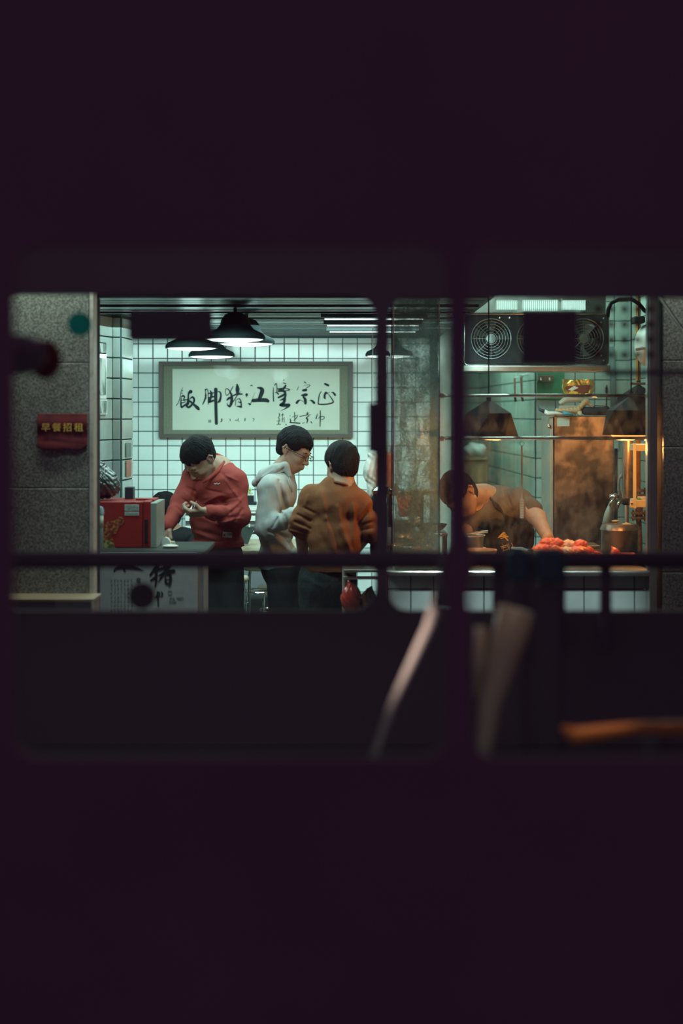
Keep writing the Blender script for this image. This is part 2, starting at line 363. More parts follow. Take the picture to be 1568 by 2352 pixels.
def strokes(name, items, D, org, scale, m, parent, th=0.0015, split=None, row=None):
    if split:
        import bisect
        G = {}
        for st in items:
            cx = sum(q[0] for q in st)/len(st); cy = sum(q[1] for q in st)/len(st)
            G.setdefault((bisect.bisect(split, cx), bool(row and cy > row), bisect.bisect(split, cx) if not (row and cy > row) else bisect.bisect(row_split(row), cx)), []).append(st)
        return [strokes(name, g, D, org, scale, m, parent, th) for g in G.values()]
    """brush marks: polylines (x, y, width) in a magnified crop, laid flat on a plane"""
    mb = MB()
    yo = 0
    for st in items:
        P = []
        for (x, y, wd) in st:
            p = at(org[0]+x/scale, org[1]+y/scale, D); P.append((p.x, p.z, sz(wd/scale, D)/2))
        # densify
        Q = []
        if len(P) == 1: Q = P
        else:
            for i in range(len(P)-1):
                p0 = P[max(i-1,0)]; p1 = P[i]; p2 = P[i+1]; p3 = P[min(i+2,len(P)-1)]
                for k in range(4):
                    t = k/4
                    Q.append(tuple(.5*((2*p1[j])+(-p0[j]+p2[j])*t+(2*p0[j]-5*p1[j]+4*p2[j]-p3[j])*t*t+(-p0[j]+3*p1[j]-3*p2[j]+p3[j])*t**3) for j in range(3)))
            Q.append(P[-1])
        yo += 1
        y = D-th-(yo % 7)*0.00008
        for (x, z, r) in Q:
            r = max(r, .0006)
            vs = [Vector((x+r*math.cos(a)*1.0, y, z+r*math.sin(a))) for a in [2*PI*k/10 for k in range(10)]]
            mb.add(vs, [tuple(range(10))])
        for i in range(len(Q)-1):
            x0, z0, r0 = Q[i]; x1, z1, r1 = Q[i+1]; dx, dz = x1-x0, z1-z0; L = math.hypot(dx, dz) or 1
            nx, nz = -dz/L, dx/L; r0 = max(r0, .0006); r1 = max(r1, .0006)
            mb.add([Vector((x0+nx*r0, y-.00003, z0+nz*r0)), Vector((x0-nx*r0, y-.00003, z0-nz*r0)), Vector((x1-nx*r1, y-.00003, z1-nz*r1)), Vector((x1+nx*r1, y-.00003, z1+nz*r1))], [(0,1,2,3)])
    return obj(name, mb, m, parent)
# ---------------------------------------------------------------- signed-distance modelling (continuous figures, bags, food)
def cap(a, b, ra, rb=None, rip=None):
    a = np.array(a, 'f'); b = np.array(b, 'f'); rb = ra if rb is None else rb
    ab = b-a; L2 = float(ab @ ab)+1e-9
    if rip:
        t0 = ab/np.sqrt(L2); u = np.cross(t0, [0.3, .2, 1]); u /= np.linalg.norm(u); v = np.cross(t0, u)
    def f(p):
        q = p-a; t = np.clip((q @ ab)/L2, 0, 1); d = np.linalg.norm(q-t[:, None]*ab, axis=1)
        r = ra+(rb-ra)*t
        if rip:
            ang = np.arctan2(q @ u, q @ v)
            r = r+rip[0]*np.sin(rip[1]*t+1.3*np.sin(ang+rip[2])+rip[2])*(.7+.3*np.sin(2*ang+rip[1]*t*.5))
        return d-r
    return f
def ell(c, r, R=None):
    c = np.array(c, 'f'); r = np.array(r, 'f'); R = None if R is None else np.array(R, 'f'); rm = float(min(r))
    def f(p):
        q = p-c
        if R is not None: q = q @ R
        k = np.linalg.norm(q/r, axis=1); k2 = np.linalg.norm(q/(r*r), axis=1)+1e-9
        return np.where(k < .25, (k-1)*rm, k*(k-1)/k2)
    return f
def smin(a, b, k):
    h = np.clip(.5+.5*(b-a)/k, 0, 1)
    return b+(a-b)*h-k*h*(1-h)
def union(fs, k=.02):
    def f(p):
        d = fs[0](p)
        for g in fs[1:]: d = smin(d, g(p), k)
        return d
    return f
def sdf_mesh(name, f, lo, hi, h, m, parent, B=8, margin=.03):
    lo = np.array(lo, 'f'); hi = np.array(hi, 'f')
    nb = np.ceil((hi-lo)/(h*B)).astype(int); N = nb*B
    cx = [lo[i]+(np.arange(nb[i])+.5)*B*h for i in range(3)]
    C = np.stack(np.meshgrid(*cx, indexing='ij'), -1).reshape(-1, 3).astype('f')
    dc = f(C); keep = np.abs(dc) < B*h*.87+margin
    D = np.repeat(np.repeat(np.repeat(np.where(dc < 0, -1., 1.).reshape(nb).astype('f'), B, 0), B, 1), B, 2)
    bi = np.stack(np.unravel_index(np.nonzero(keep)[0], nb), -1)
    g = np.stack(np.meshgrid(*[np.arange(B)]*3, indexing='ij'), -1).reshape(-1, 3)
    idx = (bi[:, None, :]*B+g[None]).reshape(-1, 3)
    for s in range(0, len(idx), 200000):
        ii = idx[s:s+200000]; D[ii[:, 0], ii[:, 1], ii[:, 2]] = f((lo+ii*h).astype('f'))
    S = D < 0
    S[0] = S[-1] = False; S[:, 0] = S[:, -1] = False; S[:, :, 0] = S[:, :, -1] = False
    D[0] = D[-1] = .01; D[:, 0] = D[:, -1] = .01; D[:, :, 0] = D[:, :, -1] = .01
    cnt = np.zeros(tuple(N-1), 'i1')
    for a in (0, 1):
        for b in (0, 1):
            for c in (0, 1): cnt += S[a:N[0]-1+a, b:N[1]-1+b, c:N[2]-1+c]
    act = np.argwhere((cnt > 0) & (cnt < 8)); n = len(act)
    vid = -np.ones(tuple(N-1), 'i4'); vid[act[:, 0], act[:, 1], act[:, 2]] = np.arange(n)
    acc = np.zeros((n, 3)); ct = np.zeros(n)
    for ax in range(3):
        o = [i for i in range(3) if i != ax]
        for a in (0, 1):
            for b in (0, 1):
                s0 = np.zeros(3, int); s0[o[0]] = a; s0[o[1]] = b; s1 = s0.copy(); s1[ax] = 1
                p0 = act+s0; p1 = act+s1
                d0 = D[p0[:, 0], p0[:, 1], p0[:, 2]]; d1 = D[p1[:, 0], p1[:, 1], p1[:, 2]]
                mk = (d0 < 0) != (d1 < 0); t = np.where(mk, d0/(np.where(mk, d0-d1, 1)), 0)
                pos = p0.astype(float); pos[:, ax] += t; acc += pos*mk[:, None]; ct += mk
    V = lo+(acc/ct[:, None])*h
    F = []
    for ax in range(3):
        o = [(ax+1) % 3, (ax+2) % 3]
        sl0 = [slice(1, None)]*3; sl0[ax] = slice(0, N[ax]-1); sl1 = [slice(1, None)]*3; sl1[ax] = slice(1, N[ax])
        A = S[tuple(sl0)]; Bq = S[tuple(sl1)]
        e = np.argwhere(A != Bq); fl = A[e[:, 0], e[:, 1], e[:, 2]]
        off = np.ones(3, int); off[ax] = 0; e = e+off
        def g_(du, dv):
            q = e.copy(); q[:, o[0]] -= du; q[:, o[1]] -= dv; q = np.minimum(q, N-2)
            return vid[q[:, 0], q[:, 1], q[:, 2]]
        q = np.stack([g_(1, 1), g_(0, 1), g_(0, 0), g_(1, 0)], -1)
        q = np.where(fl[:, None], q, q[:, ::-1]); q = q[(q >= 0).all(1)]; F.append(q)
    F = np.concatenate(F)
    me = bpy.data.meshes.new(name); me.vertices.add(n); me.vertices.foreach_set('co', V.astype('f').ravel())
    me.loops.add(F.size); me.loops.foreach_set('vertex_index', F.ravel().astype('i4'))
    me.polygons.add(len(F)); me.polygons.foreach_set('loop_start', np.arange(0, F.size, 4, dtype='i4'))
    me.polygons.foreach_set('loop_total', np.full(len(F), 4, 'i4'))
    me.update(calc_edges=True); me.validate()
    o = link(name, me, m, parent); me.shade_smooth()
    return o
# ---------------------------------------------------------------- the setting
FZ = 0.07
Z0 = 0.0
struct('floor', MB().box((0.1, 10.5, FZ/2), (5.2, 7.2, FZ)), M_FLOOR)
struct('ground', MB().box((0, 6.1, -.1), (14, 1.8, .2)), mat('pavement', (0.10,0.10,0.095), .9, bump=.3))
struct('road', MB().box((0, 0.6, -.2), (14, 9.2, .1)), M_ROAD)
TILE_ME = {}
def tiles(parent, org, U, zs, cols, tw, th, m, nrm, gap=.006, limit=290, stuff='tile_field', thick=.006, jit=0.0012):
    """org: left end of the wall, U: unit vector along it, zs: heights of joints, cols: joint positions along U"""
    key = (round(tw, 4), round(th, 4), m.name)
    rz = math.atan2(U.y, U.x)
    rest = MB(); made = 0
    for i in range(len(cols)-1):
        for j in range(len(zs)-1):
            wd = cols[i+1]-cols[i]-gap; hh = zs[j+1]-zs[j]-gap
            if wd <= 0.004 or hh <= 0.004: continue
            c = org+U*((cols[i]+cols[i+1])/2)+nrm*(thick/2+random.uniform(0, jit)); c.z = (zs[j]+zs[j+1])/2
            px = 784+c.x/c.y*FPX; py = HOR-(c.z-EYE)/c.y*FPX
            if 25 < px < 1568 and 670 < py < 1285 and made < limit:
                k = (round(wd, 4), round(hh, 4), m.name)
                if k not in TILE_ME:
                    mb = MB().rbox((0,0,0), (wd, thick, hh), .0018, n=1)
                    me = bpy.data.meshes.new('tile'); me.from_pydata([tuple(v) for v in mb.v], [], mb.f); me.materials.append(m); TILE_ME[k] = me
                o = bpy.data.objects.new('tile', TILE_ME[k]); COL.objects.link(o); o.parent = parent
                o.location = c-wloc(parent); o.rotation_euler = (random.uniform(-.004, .004), 0, rz+random.uniform(-.004, .004)); made += 1
            else:
                rest.box(c, (wd, thick, hh), rot=Matrix.Rotation(rz, 3, 'Z'))
    if rest.v: tag(obj(stuff, rest, m, parent), kind='stuff')
def frange(a, b, s):
    r = []; 
    while a < b-1e-6: r.append(a); a += s
    return r+[b]
# dining room back wall
YB = 10.27
wb = struct('wall_back', MB().box((-.71, YB+.1, 1.3), (2.74, .2, 2.6)), M_GROUT)
x0 = (351.2-784)/FPX*YB; z0 = EYE-(823.3-HOR)/FPX*YB
cols = [x0+.1*k for k in range(-8, 20) if -2.08 < x0+.1*k < .66]
zs = [z0+.1*k for k in range(-21, 2)]+[2.32]
tiles(wb, Vector((0, YB, 0)), Vector((1,0,0)), zs, cols, .1, .1, M_TILE, Vector((0,-1,0)))
wl = struct('wall_left', MB().box((-2.15, 8.7, 1.3), (.14, 3.4, 2.6)), M_TILE)
struct('wall_middle', MB().box((.66+.05, 12.2, 1.6), (.1, 3.7, 2.9)), M_TILEK)
# left tiled column behind the granite pier
pts = [(-1.355, 7.73), (-1.254, 8.18), (-1.203, 8.18), (-1.183, 8.46), (-1.4, 8.62), (-2.1, 8.62), (-2.1, 6.99), (-1.365, 6.99)]
mb = MB(); n = len(pts)
mb.add([Vector((x, y, 0)) for x, y in pts]+[Vector((x, y, 2.4)) for x, y in pts], [tuple(range(n)), tuple(range(2*n-1, n-1, -1))]+[(i, (i+1) % n, n+(i+1) % n, n+i) for i in range(n)])
colm = struct('wall_column', mb, M_GROUT)
M_TILEC = mat('grey_glazed_tile', (0.40,0.46,0.43), 0.2, noise=(9, (0.34,0.40,0.37), .4, .7))
zc = [2.1042+.1117*k for k in range(-18, 3)]
for a, b in zip([pts[-1]]+pts[:3], pts[:4]):
    A = Vector((*a, 0)); Bv = Vector((*b, 0)); U = (Bv-A).normalized(); N = Vector((U.y, -U.x, 0)); L = (Bv-A).length
    tiles(colm, A, U, zc, [0.003, L-.002], L, .1, M_TILEC, N, gap=.007)
# ceilings
ce = struct('ceiling', MB().box((-.7, 8.6, 2.46), (3.0, 3.5, .1)), M_SLAT)
slat0 = None
for k in range(34):
    y = 6.95+k*.1
    if slat0 is None:
        slat0 = obj('ceiling_slat', MB().box((-.72, y, 2.37-.012), (2.8, .075, .05)), M_SLAT, ce)
    else:
        s = slat0.copy(); COL.objects.link(s); s.parent = ce; s.location = (0, k*.1, random.uniform(-.006, .006))
struct('ceiling_kitchen', MB().box((1.5, 10.6, 3.0), (1.8, 7.4, .1)), mat('kitchen_ceiling_paint', (.4,.44,.42), .8))
struct('wall_bulkhead', MB().box((.69, 8.65, 2.75), (.06, 3.3, .7)), M_TILEK)
# kitchen walls
YK = 10.7
zk0 = EYE-(1053-HOR)/FPX*YK
zk = [zk0+.14*k for k in range(-8, 11)]
wk = struct('wall_kitchen_back', MB().box((1.80, YK+.08, 1.6), (.83, .16, 2.9)), M_GROUT)
tiles(wk, Vector((1.387, YK, 0)), Vector((1,0,0)), zk, [0, .14, .28, .42, .56, .70], .14, .14, M_TILEK, Vector((0,-1,0)))
mb = MB(); A = Vector((1.387, YK, 0)); Bv = Vector((1.29, 14.0, 0))
mb.add([A, Bv, Vector((1.5, 14, 0)), Vector((1.5, YK, 0)), A+Vector((0,0,2.95)), Bv+Vector((0,0,2.95)), Vector((1.5,14,2.95)), Vector((1.5,YK,2.95))], [(0,1,2,3),(4,5,6,7),(0,1,5,4),(1,2,6,5),(2,3,7,6),(3,0,4,7)])
ws = struct('wall_kitchen_side', mb, M_GROUT)
U = (A-Bv).normalized()
tiles(ws, Bv, U, zk, [.02, .8, 1.6, 2.4, 3.28], .8, .14, M_TILEK, Vector((-1,0,0)).normalized(), gap=.008)
wf = struct('wall_far', MB().box((1.0, 14.08, 1.5), (.75, .16, 2.9)), M_GROUT)
tiles(wf, Vector((.64, 14.0, 0)), Vector((1,0,0)), zk, [0, .22, .44, .66], .22, .14, M_TILEK, Vector((0,-1,0)))
wr = struct('wall_right', MB().box((2.2, 8.9, 1.5), (.3, 3.7, 2.9)), M_GROUT)
tiles(wr, Vector((2.05, 10.66, 0)), Vector((0,-1,0)), zk, [0, .25, .5, .75, 1.0, 1.25, 1.5], .25, .14, M_TILEK, Vector((-1,0,0)))
# granite piers with slabs
def pier(name, xa, xb, Y, zj, lab):
    p = struct(name, MB().box(((xa+xb)/2, Y+.16, 1.6), (xb-xa, .28, 3.4)), M_GRANJ)
    for a, b in zip(zj, zj[1:]):
        obj('granite_slab', MB().rbox(((xa+xb)/2, Y+.01, (a+b)/2), (xb-xa-.003, .03, b-a-.004), .002, n=1), M_GRAN, p)
    return p
zz = EYE-(833-HOR)/FPX*6.7
pier('wall_pier_left', -2.6, -1.128, 6.7, [zz-.9*2, zz-.56*2, zz-.56, zz, zz+.56, zz+1.1], '')
zz = EYE-(828-HOR)/FPX*6.93
pier('wall_pier_right', 1.486, 3.4, 6.93, [.02, zz-.98, zz-.4, zz, zz+.6, zz+1.1], '')
struct('wall_fascia', MB().box((0.3, 6.98, 2.85), (6.2, .16, .86)), M_DARKP)
struct('trim_1', pbox(MB(), 204.5, 214.5, 640, 1420, 6.7, .1, bev=.003), M_ALU)
t2 = struct('trim_2', pbox(MB(), 1491, 1509.5, 640, 1420, 6.95, .09, bev=.004), M_STEEL)
obj('frame_edge', pbox(MB(), 1489, 1491, 640, 1310, 6.96, .03), M_DARKP, t2)
# low plinth at the foot of the left pier
pl = thing('plinth_cabinet', at(120, 1420, 6.5), 'low dark cabinet with thin brass edge at the foot of the left granite pier', 'cabinet')
obj('cabinet_body', pbox(MB(), -60, 213, 1383, 1900, 6.5, .19, bev=.005), M_DARKP, pl)
obj('brass_edge', pbox(MB(), -60, 215, 1376, 1383, 6.49, .21, bev=.002), mat('dull_brass', (.42,.34,.22), .5, .3), pl)
obj('side_trim', pbox(MB(), 209, 214, 1383, 1900, 6.485, .02), M_ALU, pl)
# kitchen counter, front tiled
xa, xb = at(880, 0, 7).x, at(1490, 0, 7).x
zt = at(0, 1308, 7.0).z
kc = thing('kitchen_counter', ((xa+xb)/2, 7.3, FZ), 'white tiled serving counter with steel top under the kitchen window', 'counter')
obj('worktop', MB().rbox(((xa+xb)/2, 7.345, zt-.012), (xb-xa-.01, .81, .024), .006, n=2), M_STEEL, kc)
obj('counter_body', MB().box(((xa+xb)/2, 7.4, (zt-.03+FZ)/2), (xb-xa-.02, .66, zt-.03-FZ)), M_GROUT, kc)
tx = [at(p, 0, 7.055).x for p in (884, 891, 943, 995, 1111, 1226, 1341, 1457, 1489)]
tz = [FZ+.01, at(0, 1353, 7.055).z-.32, at(0, 1353, 7.055).z, at(0, 1322, 7.055).z]
for i in range(len(tx)-1):
    for j in range(3):
        if tx[i+1]-tx[i] < .02 and j < 9: pass
        obj('tile', MB().rbox(((tx[i]+tx[i+1])/2, 7.062, (tz[j]+tz[j+1])/2), (tx[i+1]-tx[i]-.005, .014, tz[j+1]-tz[j]-.005), .002, n=1), M_BROWN if False else M_TILEF, kc)
# shop window over the counter
zw = 2.42
gl = thing('kitchen_window', ((xa+xb)/2, 7.0, zt), 'steamed glass front above the tiled kitchen counter', 'window')
gl['kind'] = 'structure'; del gl['category']
def pane(name, p0, p1, m, D=7.0):
    a, b = at(p0, 0, D).x, at(p1, 0, D).x
    return obj(name, MB().box(((a+b)/2, D, (zt+zw)/2), (b-a, .006, zw-zt)), m, gl)
pane('pane', 906, 1007, M_STEAM); pane('pane', 1010, 1489, M_MIST)
obj('pane', MB().box((.236, 7.62, (zt+zw)/2), (.006, 1.18, zw-zt)), M_GLASS, gl)
obj('post', pbox(MB(), 901.5, 905.5, 640, 1300, 6.99, .02), M_STEELR, gl)
obj('post', pbox(MB(), 1007, 1010, 640, 1300, 6.992, .016), M_STEELR, gl)
obj('post', pbox(MB(), 890, 894, 640, 1300, 8.2, .02), M_STEELR, gl)
# open shelf unit left of the counter
su = thing('steel_side_table', at(835, 1405, 7.25), 'dark steel side table beside the tiled counter with bags beneath', 'table')
obj('table_top', pbox(MB(), 789, 877, 1309, 1315, 7.05, .3, bev=.002), M_STEEL, su)
obj('apron_rail', pbox(MB(), 789, 880, 1325, 1331, 7.06, .03), M_ALU, su)
for px in (791, 876): obj('leg', MB().tube([at(px, 1315, 7.08), at(px, 1315, 7.08)*1]+[Vector((at(px,0,7.08).x, 7.08, FZ))], .011, 8), M_ALU, su)
for px in (791, 876): obj('leg', MB().tube([Vector((at(px,0,7.08).x, 7.33, 1.06)), Vector((at(px,0,7.08).x, 7.33, FZ))], .011, 8), M_ALU, su)
# left order counter with notice board
oc = thing('order_counter', at(337, 1405, 7.1), 'low counter by the door carrying the red freezer, pale board on its front', 'counter')
za = at(0, 1263, 7.15).z
xa2, xb2 = at(214, 0, 7.05).x, at(470, 0, 7.05).x
obj('counter_top', MB().rbox(((xa2+xb2)/2, 7.34, za-.012), (xb2-xa2, .56, .024), .004, n=1), mat('dark_counter_laminate', (.05,.06,.055), .6), oc)
obj('counter_body', MB().box(((xa2+xb2)/2-.01, 7.33, (za-.024+FZ)/2), (xb2-xa2-.04, .5, za-.024-FZ)), M_DARKP, oc)
obj('steel_corner', pbox(MB(), 455, 463, 1270, 1900, 7.04, .1, bev=.003), M_STEELR, oc)
nb = thing('notice_board', at(335, 1405, 7.03), 'pale printed board with brush characters leaning on the order counter', 'notice board')
obj('panel', pbox(MB(), 215, 454, 1268, 1500, 7.03, .008, bev=.002), M_BOARD, nb)
strokes('brush_characters', [
 [(1095,185,50),(980,205,38),(900,245,20)],[(1060,95,30),(990,180,44),(890,330,10)],[(985,260,20),(990,340,36)],[(985,250,14),(1050,240,36),(1050,330,34),(1035,395,14)],[(1000,300,14),(1050,300,16)],[(1000,350,30),(1050,360,30)],
 [(880,120,50),(830,175,36),(785,235,30)],[(860,150,50),(862,300,34),(850,385,22)],[(850,270,40),(790,310,22)],[(1040,60,60),(960,150,30),(870,165,40)],
 [(885,460,16),(870,520,14),(850,545,10)],[(880,460,14),(905,470,18),(905,520,16),(860,530,14)],[(930,455,12),(945,490,26),(930,530,12)],[(885,460,16),(888,560,26),(890,650,20)],
 [(300,190,14),(330,150,30),(420,130,50),(560,140,40),(690,180,8)],[(420,130,40),(450,190,16)]], 7.028, (210,1280), 5.807, M_INK, nb, split=(770,))
mbk = MB()
for cx_ in range(7):
    for r in range(8):
        for q in range(3):
            p = at(256+cx_*7.6+random.uniform(-1, 1), 1331+r*9.6+q*2.0+random.uniform(-.4,.4), 7.028)
            mbk.box(p, (sz(random.uniform(2, 4), 7), .001, sz(.8, 7)))
obj('small_print', mbk, M_INKF, nb)
text_mesh('small_print', '白', at(318, 1333, 7.027), .026, M_INK, nb)
text_mesh('small_print', 'PIG  FEET', at(405, 1374, 7.027), .016, M_INKF, nb)
text_mesh('small_print', 'RICE', at(396, 1382, 7.027), .016, M_INKF, nb)
obj('stamp', MB().poly(prr(384, 393, 1358, 1369, 7, 1), 7.0275, 7.0285, [prr(386, 391, 1360.5, 1366.5, 7, .5)]), M_INKF, nb)
# red cloth notice on the granite pier
rn = thing('red_notice', at(143, 1033, 6.69), 'red cloth notice with gold characters on the left granite pier', 'notice')
def sag(p):
    return (np.abs(p[:, 1]-(6.685+.004*np.sin(p[:, 2]*60)+.003*np.sin(p[:, 0]*23+p[:, 2]*17)))-.003)
a = at(85, 1033, 6.68); b = at(200, 950, 6.68)
def fn(p):
    x = p[:, 0]; z = p[:, 2]; cc = np.clip(.018-(x-a.x), 0, 1)+np.clip(.03-(b.x-x), 0, 1)*.8
    d2 = np.maximum(np.maximum(a.x-x, x-b.x), np.maximum(a.z+cc*.6+.003*np.sin(x*60)-z, z-b.z))
    return np.maximum(sag(p), d2)
sdf_mesh('cloth', fn, (a.x-.01, 6.66, a.z-.01), (b.x+.01, 6.70, b.z+.01), .0025, M_NOTR, rn)
for ch, px in zip('早餐招租', (105, 130, 155, 180.5)):
    text_mesh('gold_character', ch, at(px, 983, 6.672), .040, M_GOLD, rn, bold=.0002, sx=1.05)
# calligraphy panel
cp = thing('calligraphy_panel', at(588, 1004, YB-.03), 'long framed calligraphy panel of brush characters on the tiled back wall', 'picture')
fx0, fx1, fy0, fy1 = 366, 810, 830.5, 1005
obj('frame', MB().poly(prr(fx0, fx1, fy0, fy1, YB, 1, 2), YB-.045, YB-.008, [list(reversed(prr(fx0+9.5, fx1-9.5, fy0+9, fy1-8.5, YB, .5, 2)))]), M_FRAME, cp)
obj('mount', pbox(MB(), fx0+9, fx1-9, fy0+8, fy1-8, YB-.022, .01), M_MOUNT, cp)
obj('paper', pbox(MB(), 396, 779.5, 847.5, 987.5, YB-.0245, .002), M_PAPER, cp)
DI = YB-.0255
C1 = [[(195,195,8),(160,270,14),(130,420,16),(90,540,16),(45,600,18)],[(185,265,28)],[(178,325,26)],[(150,410,14),(200,385,46),(235,410,30),(215,470,28),(290,470,30)],
[(155,430,20),(150,560,36),(165,640,44)],[(170,650,34),(230,600,46),(300,560,56)],[(170,480,14),(240,490,22)],[(150,550,22),(250,520,20)],
[(370,290,86),(325,330,44),(315,440,42),(310,540,66),(290,600,40)],[(345,460,16),(410,410,42),(450,470,46),(420,560,46),(330,640,52),(270,620,26)],[(350,500,44),(430,570,50),(520,650,74),(545,680,62)],
[(700,250,36),(735,230,22)],[(705,250,14),(705,360,26),(700,440,40),(640,580,20)],[(735,225,14),(760,280,18),(765,540,20),(765,575,14)],[(710,370,48)],[(705,440,46)],
[(815,270,26),(835,330,54),(830,400,56),(800,470,64),(790,520,54),(880,490,44)],[(780,330,28),(880,320,28)],[(780,430,38),(890,400,38)],
[(935,240,84),(935,500,74),(948,1005,70)],[(980,290,14),(1030,300,36),(1050,380,42),(1020,500,56),(980,530,26)],
[(1325,170,16),(1270,270,22),(1200,370,18),(1155,340,14),(1155,250,16),(1190,222,20),(1250,280,28),(1290,380,54),(1290,520,68),(1250,620,52),(1200,590,26),(1190,540,8)],
[(1185,480,30),(1230,440,54),(1290,420,54)],[(1415,130,36),(1425,230,94),(1420,330,56)],[(1310,390,22),(1400,350,42),(1530,345,32)],[(1490,290,12),(1400,400,22),(1320,530,18)],
[(1385,470,16),(1375,600,16)],[(1400,470,12),(1460,450,22),(1500,500,28),(1510,640,34)],[(1430,520,12),(1480,530,34)],[(1400,620,12),(1470,625,42),(1510,640,38)],
[(1050,970,18),(1075,930,26),(1065,905,26)],[(1125,915,14)],[(1255,905,18),(1262,945,18)],[(1370,935,14),(1430,930,14),(1440,885,8),(1445,970,8)]]
C2 = [[(650,455,66)],[(650,480,26),(645,515,8)],[(725,262,8),(760,245,26),(785,265,10)],[(835,400,4),(790,520,8),(750,640,18)],[(690,655,26),(725,670,52)],
[(900,300,36),(980,320,76),(1000,380,96),(955,500,88),(940,560,88)],[(790,590,76),(930,578,86),(1080,580,90),(1130,600,68)],
[(615,990,20),(612,1045,22)],[(785,992,14),(820,1000,12),(795,1050,12)]]
C3 = [[(75,300,14),(72,450,26),(80,600,28)],[(100,245,20),(140,205,20),(155,300,18),(150,410,22),(110,400,10)],[(150,400,22),(185,440,38)],[(305,130,34)],[(300,190,26),(350,207,22)],
[(350,250,40),(300,320,56),(190,345,26)],[(170,320,18),(330,310,18),(440,345,26),(330,372,18)],[(190,380,36),(300,370,56),(335,440,56),(190,520,44)],[(360,450,34),(320,540,56),(220,582,16)],[(330,560,66),(305,640,66),(235,690,60),(340,695,76),(420,690,78)],[(420,720,40),(330,775,22),(235,822,4)],
[(640,275,12),(612,350,16)],[(775,170,26),(810,197,16)],[(760,250,8),(840,235,12),(900,250,16),(810,312,14)],[(742,362,50),(808,352,60)],
[(705,470,26),(790,460,70),(830,455,46)],[(745,500,36),(788,560,64),(795,650,60)],[(600,640,54),(640,590,44),(690,578,14),(750,612,14)],[(890,585,8),(940,592,46),(990,640,58)],
[(1235,212,44),(1308,245,50)],[(1155,385,16),(1110,460,24),(1085,640,28),(1110,670,30),(1250,672,32),(1400,640,32),(1415,590,28),(1320,450,16)],[(1345,395,10),(1260,440,14),(1225,500,52),(1235,540,36)],[(1220,470,40),(1255,405,40),(1300,440,16)],[(1375,405,12),(1420,410,36),(1462,460,50)],
[(1065,890,12),(1045,960,22),(1040,1000,12),(1015,970,8)],[(1130,815,20),(1130,960,24),(1125,1170,20)],[(1090,990,12),(1130,950,16),(1215,950,16),(1210,1000,16),(1150,1020,12)],
[(665,945,14),(800,920,18),(925,905,10)],[(840,850,18),(830,900,22),(880,860,12)],[(790,885,10)],[(880,930,16),(815,980,28),(845,1010,32),(830,1090,22)],[(735,1100,18),(775,1085,12)],[(920,1065,22),(940,1095,20)],
[(450,930,20)],[(455,1000,18),(465,1060,28),(450,1080,22),(560,1090,28),(670,1100,26)],[(550,850,18),(560,1060,18)],[(500,960,12),(610,920,12),(600,970,18),(540,1030,16)],
[(205,880,18),(215,920,22),(185,980,12)],[(200,980,16),(205,1020,16),(190,1110,22)],[(150,1050,10),(230,1040,12)],[(150,1125,12),(240,1120,18)],[(290,880,18),(260,920,16)],[(260,920,10),(310,910,14)],[(280,930,12),(275,1070,14)],[(315,960,10),(320,1080,12)],[(255,1010,8),(320,1005,8)],[(360,1130,32)]]
strokes('brush_characters', C1, DI, (400,870), 9.8, M_INK, cp, split=(600,1110), row=860)
strokes('brush_characters', C2, DI, (500,860), 9.8, M_INK, cp, split=(10,), row=960)
strokes('brush_characters', C3, DI, (620,860), 9.8, M_INK, cp, split=(520,1050), row=750)
obj('seal_stamp', MB().poly(prr(478, 485, 964, 971, DI, 1), DI-.001, DI), M_INKF, cp)
obj('panel_glass', pbox(MB(), fx0+9, fx1-9, fy0+8, fy1-8, YB-.034, .002), M_PGLASS, cp)
# posters on the left column's inner face (facing the door)
def side_poster(name, px0, px1, ys, m_in, m_edge, lab, cat='poster'):
    # lies on facet 1 of the column
    A = Vector((-1.355, 7.73, 0)); Bv = Vector((-1.254, 8.18, 0)); U = (Bv-A).normalized(); N = Vector((U.y, -U.x, 0))
    def s_at(px):
        k = (px-784)/FPX; return (A.x-k*A.y)/(k*U.y-U.x)
    s0, s1 = s_at(px0), s_at(px1); c = A+U*((s0+s1)/2)+N*.012
    D = c.y; c.z = (at(0, ys[0], D).z+at(0, ys[1], D).z)/2; hh = sz(ys[1]-ys[0], D)
    t = thing(name, (c.x, c.y, c.z-hh/2), lab, cat); R = Matrix.Rotation(math.atan2(U.y, U.x), 3, 'Z')
    obj('border', MB().box(c, (s1-s0, .008, hh), rot=R), m_edge, t)
    obj('print', MB().box(c+N*.0045, ((s1-s0)*.86, .002, hh*.82), rot=R), m_in, t)
    return t
M_PRINT = mat('soft_grey_print', (0.55,0.62,0.56), .6, noise=(22, (0.16,0.22,0.20), .46, .62), stretch=(1,1,.5))
side_poster('small_picture', 214, 237.5, (786, 812), M_PRINT, M_BLACK, 'small dark-framed picture high on the tiled column by the door', 'picture')
side_poster('landscape_poster', 214, 238, (813, 916), M_PRINT, M_TILE, 'tall pale landscape poster on the tiled column below the small dark picture')
side_poster('price_notice', 214, 240, (917, 952), M_PRINT, M_WHITE, 'small white notice with ruled columns under the landscape poster', 'notice')
for y0, y1, m, lab in ((1017, 1050, M_INKF, 'faded grey sticker on the column edge'), (1057, 1095, mat('faded_red', (.5,.22,.16), .6), 'faded red sticker on the column edge')):
    c = at(290, (y0+y1)/2, 8.32); U = Vector((.02, .28, 0)).normalized(); N = Vector((U.y, -U.x, 0))
    tag(obj('sticker', MB().box(Vector((-1.193, 8.32, c.z))+N*.012, (.13, .003, sz(y1-y0, 8.3)), rot=Matrix.Rotation(math.atan2(U.y, U.x), 3, 'Z')), m), lab, 'sticker')
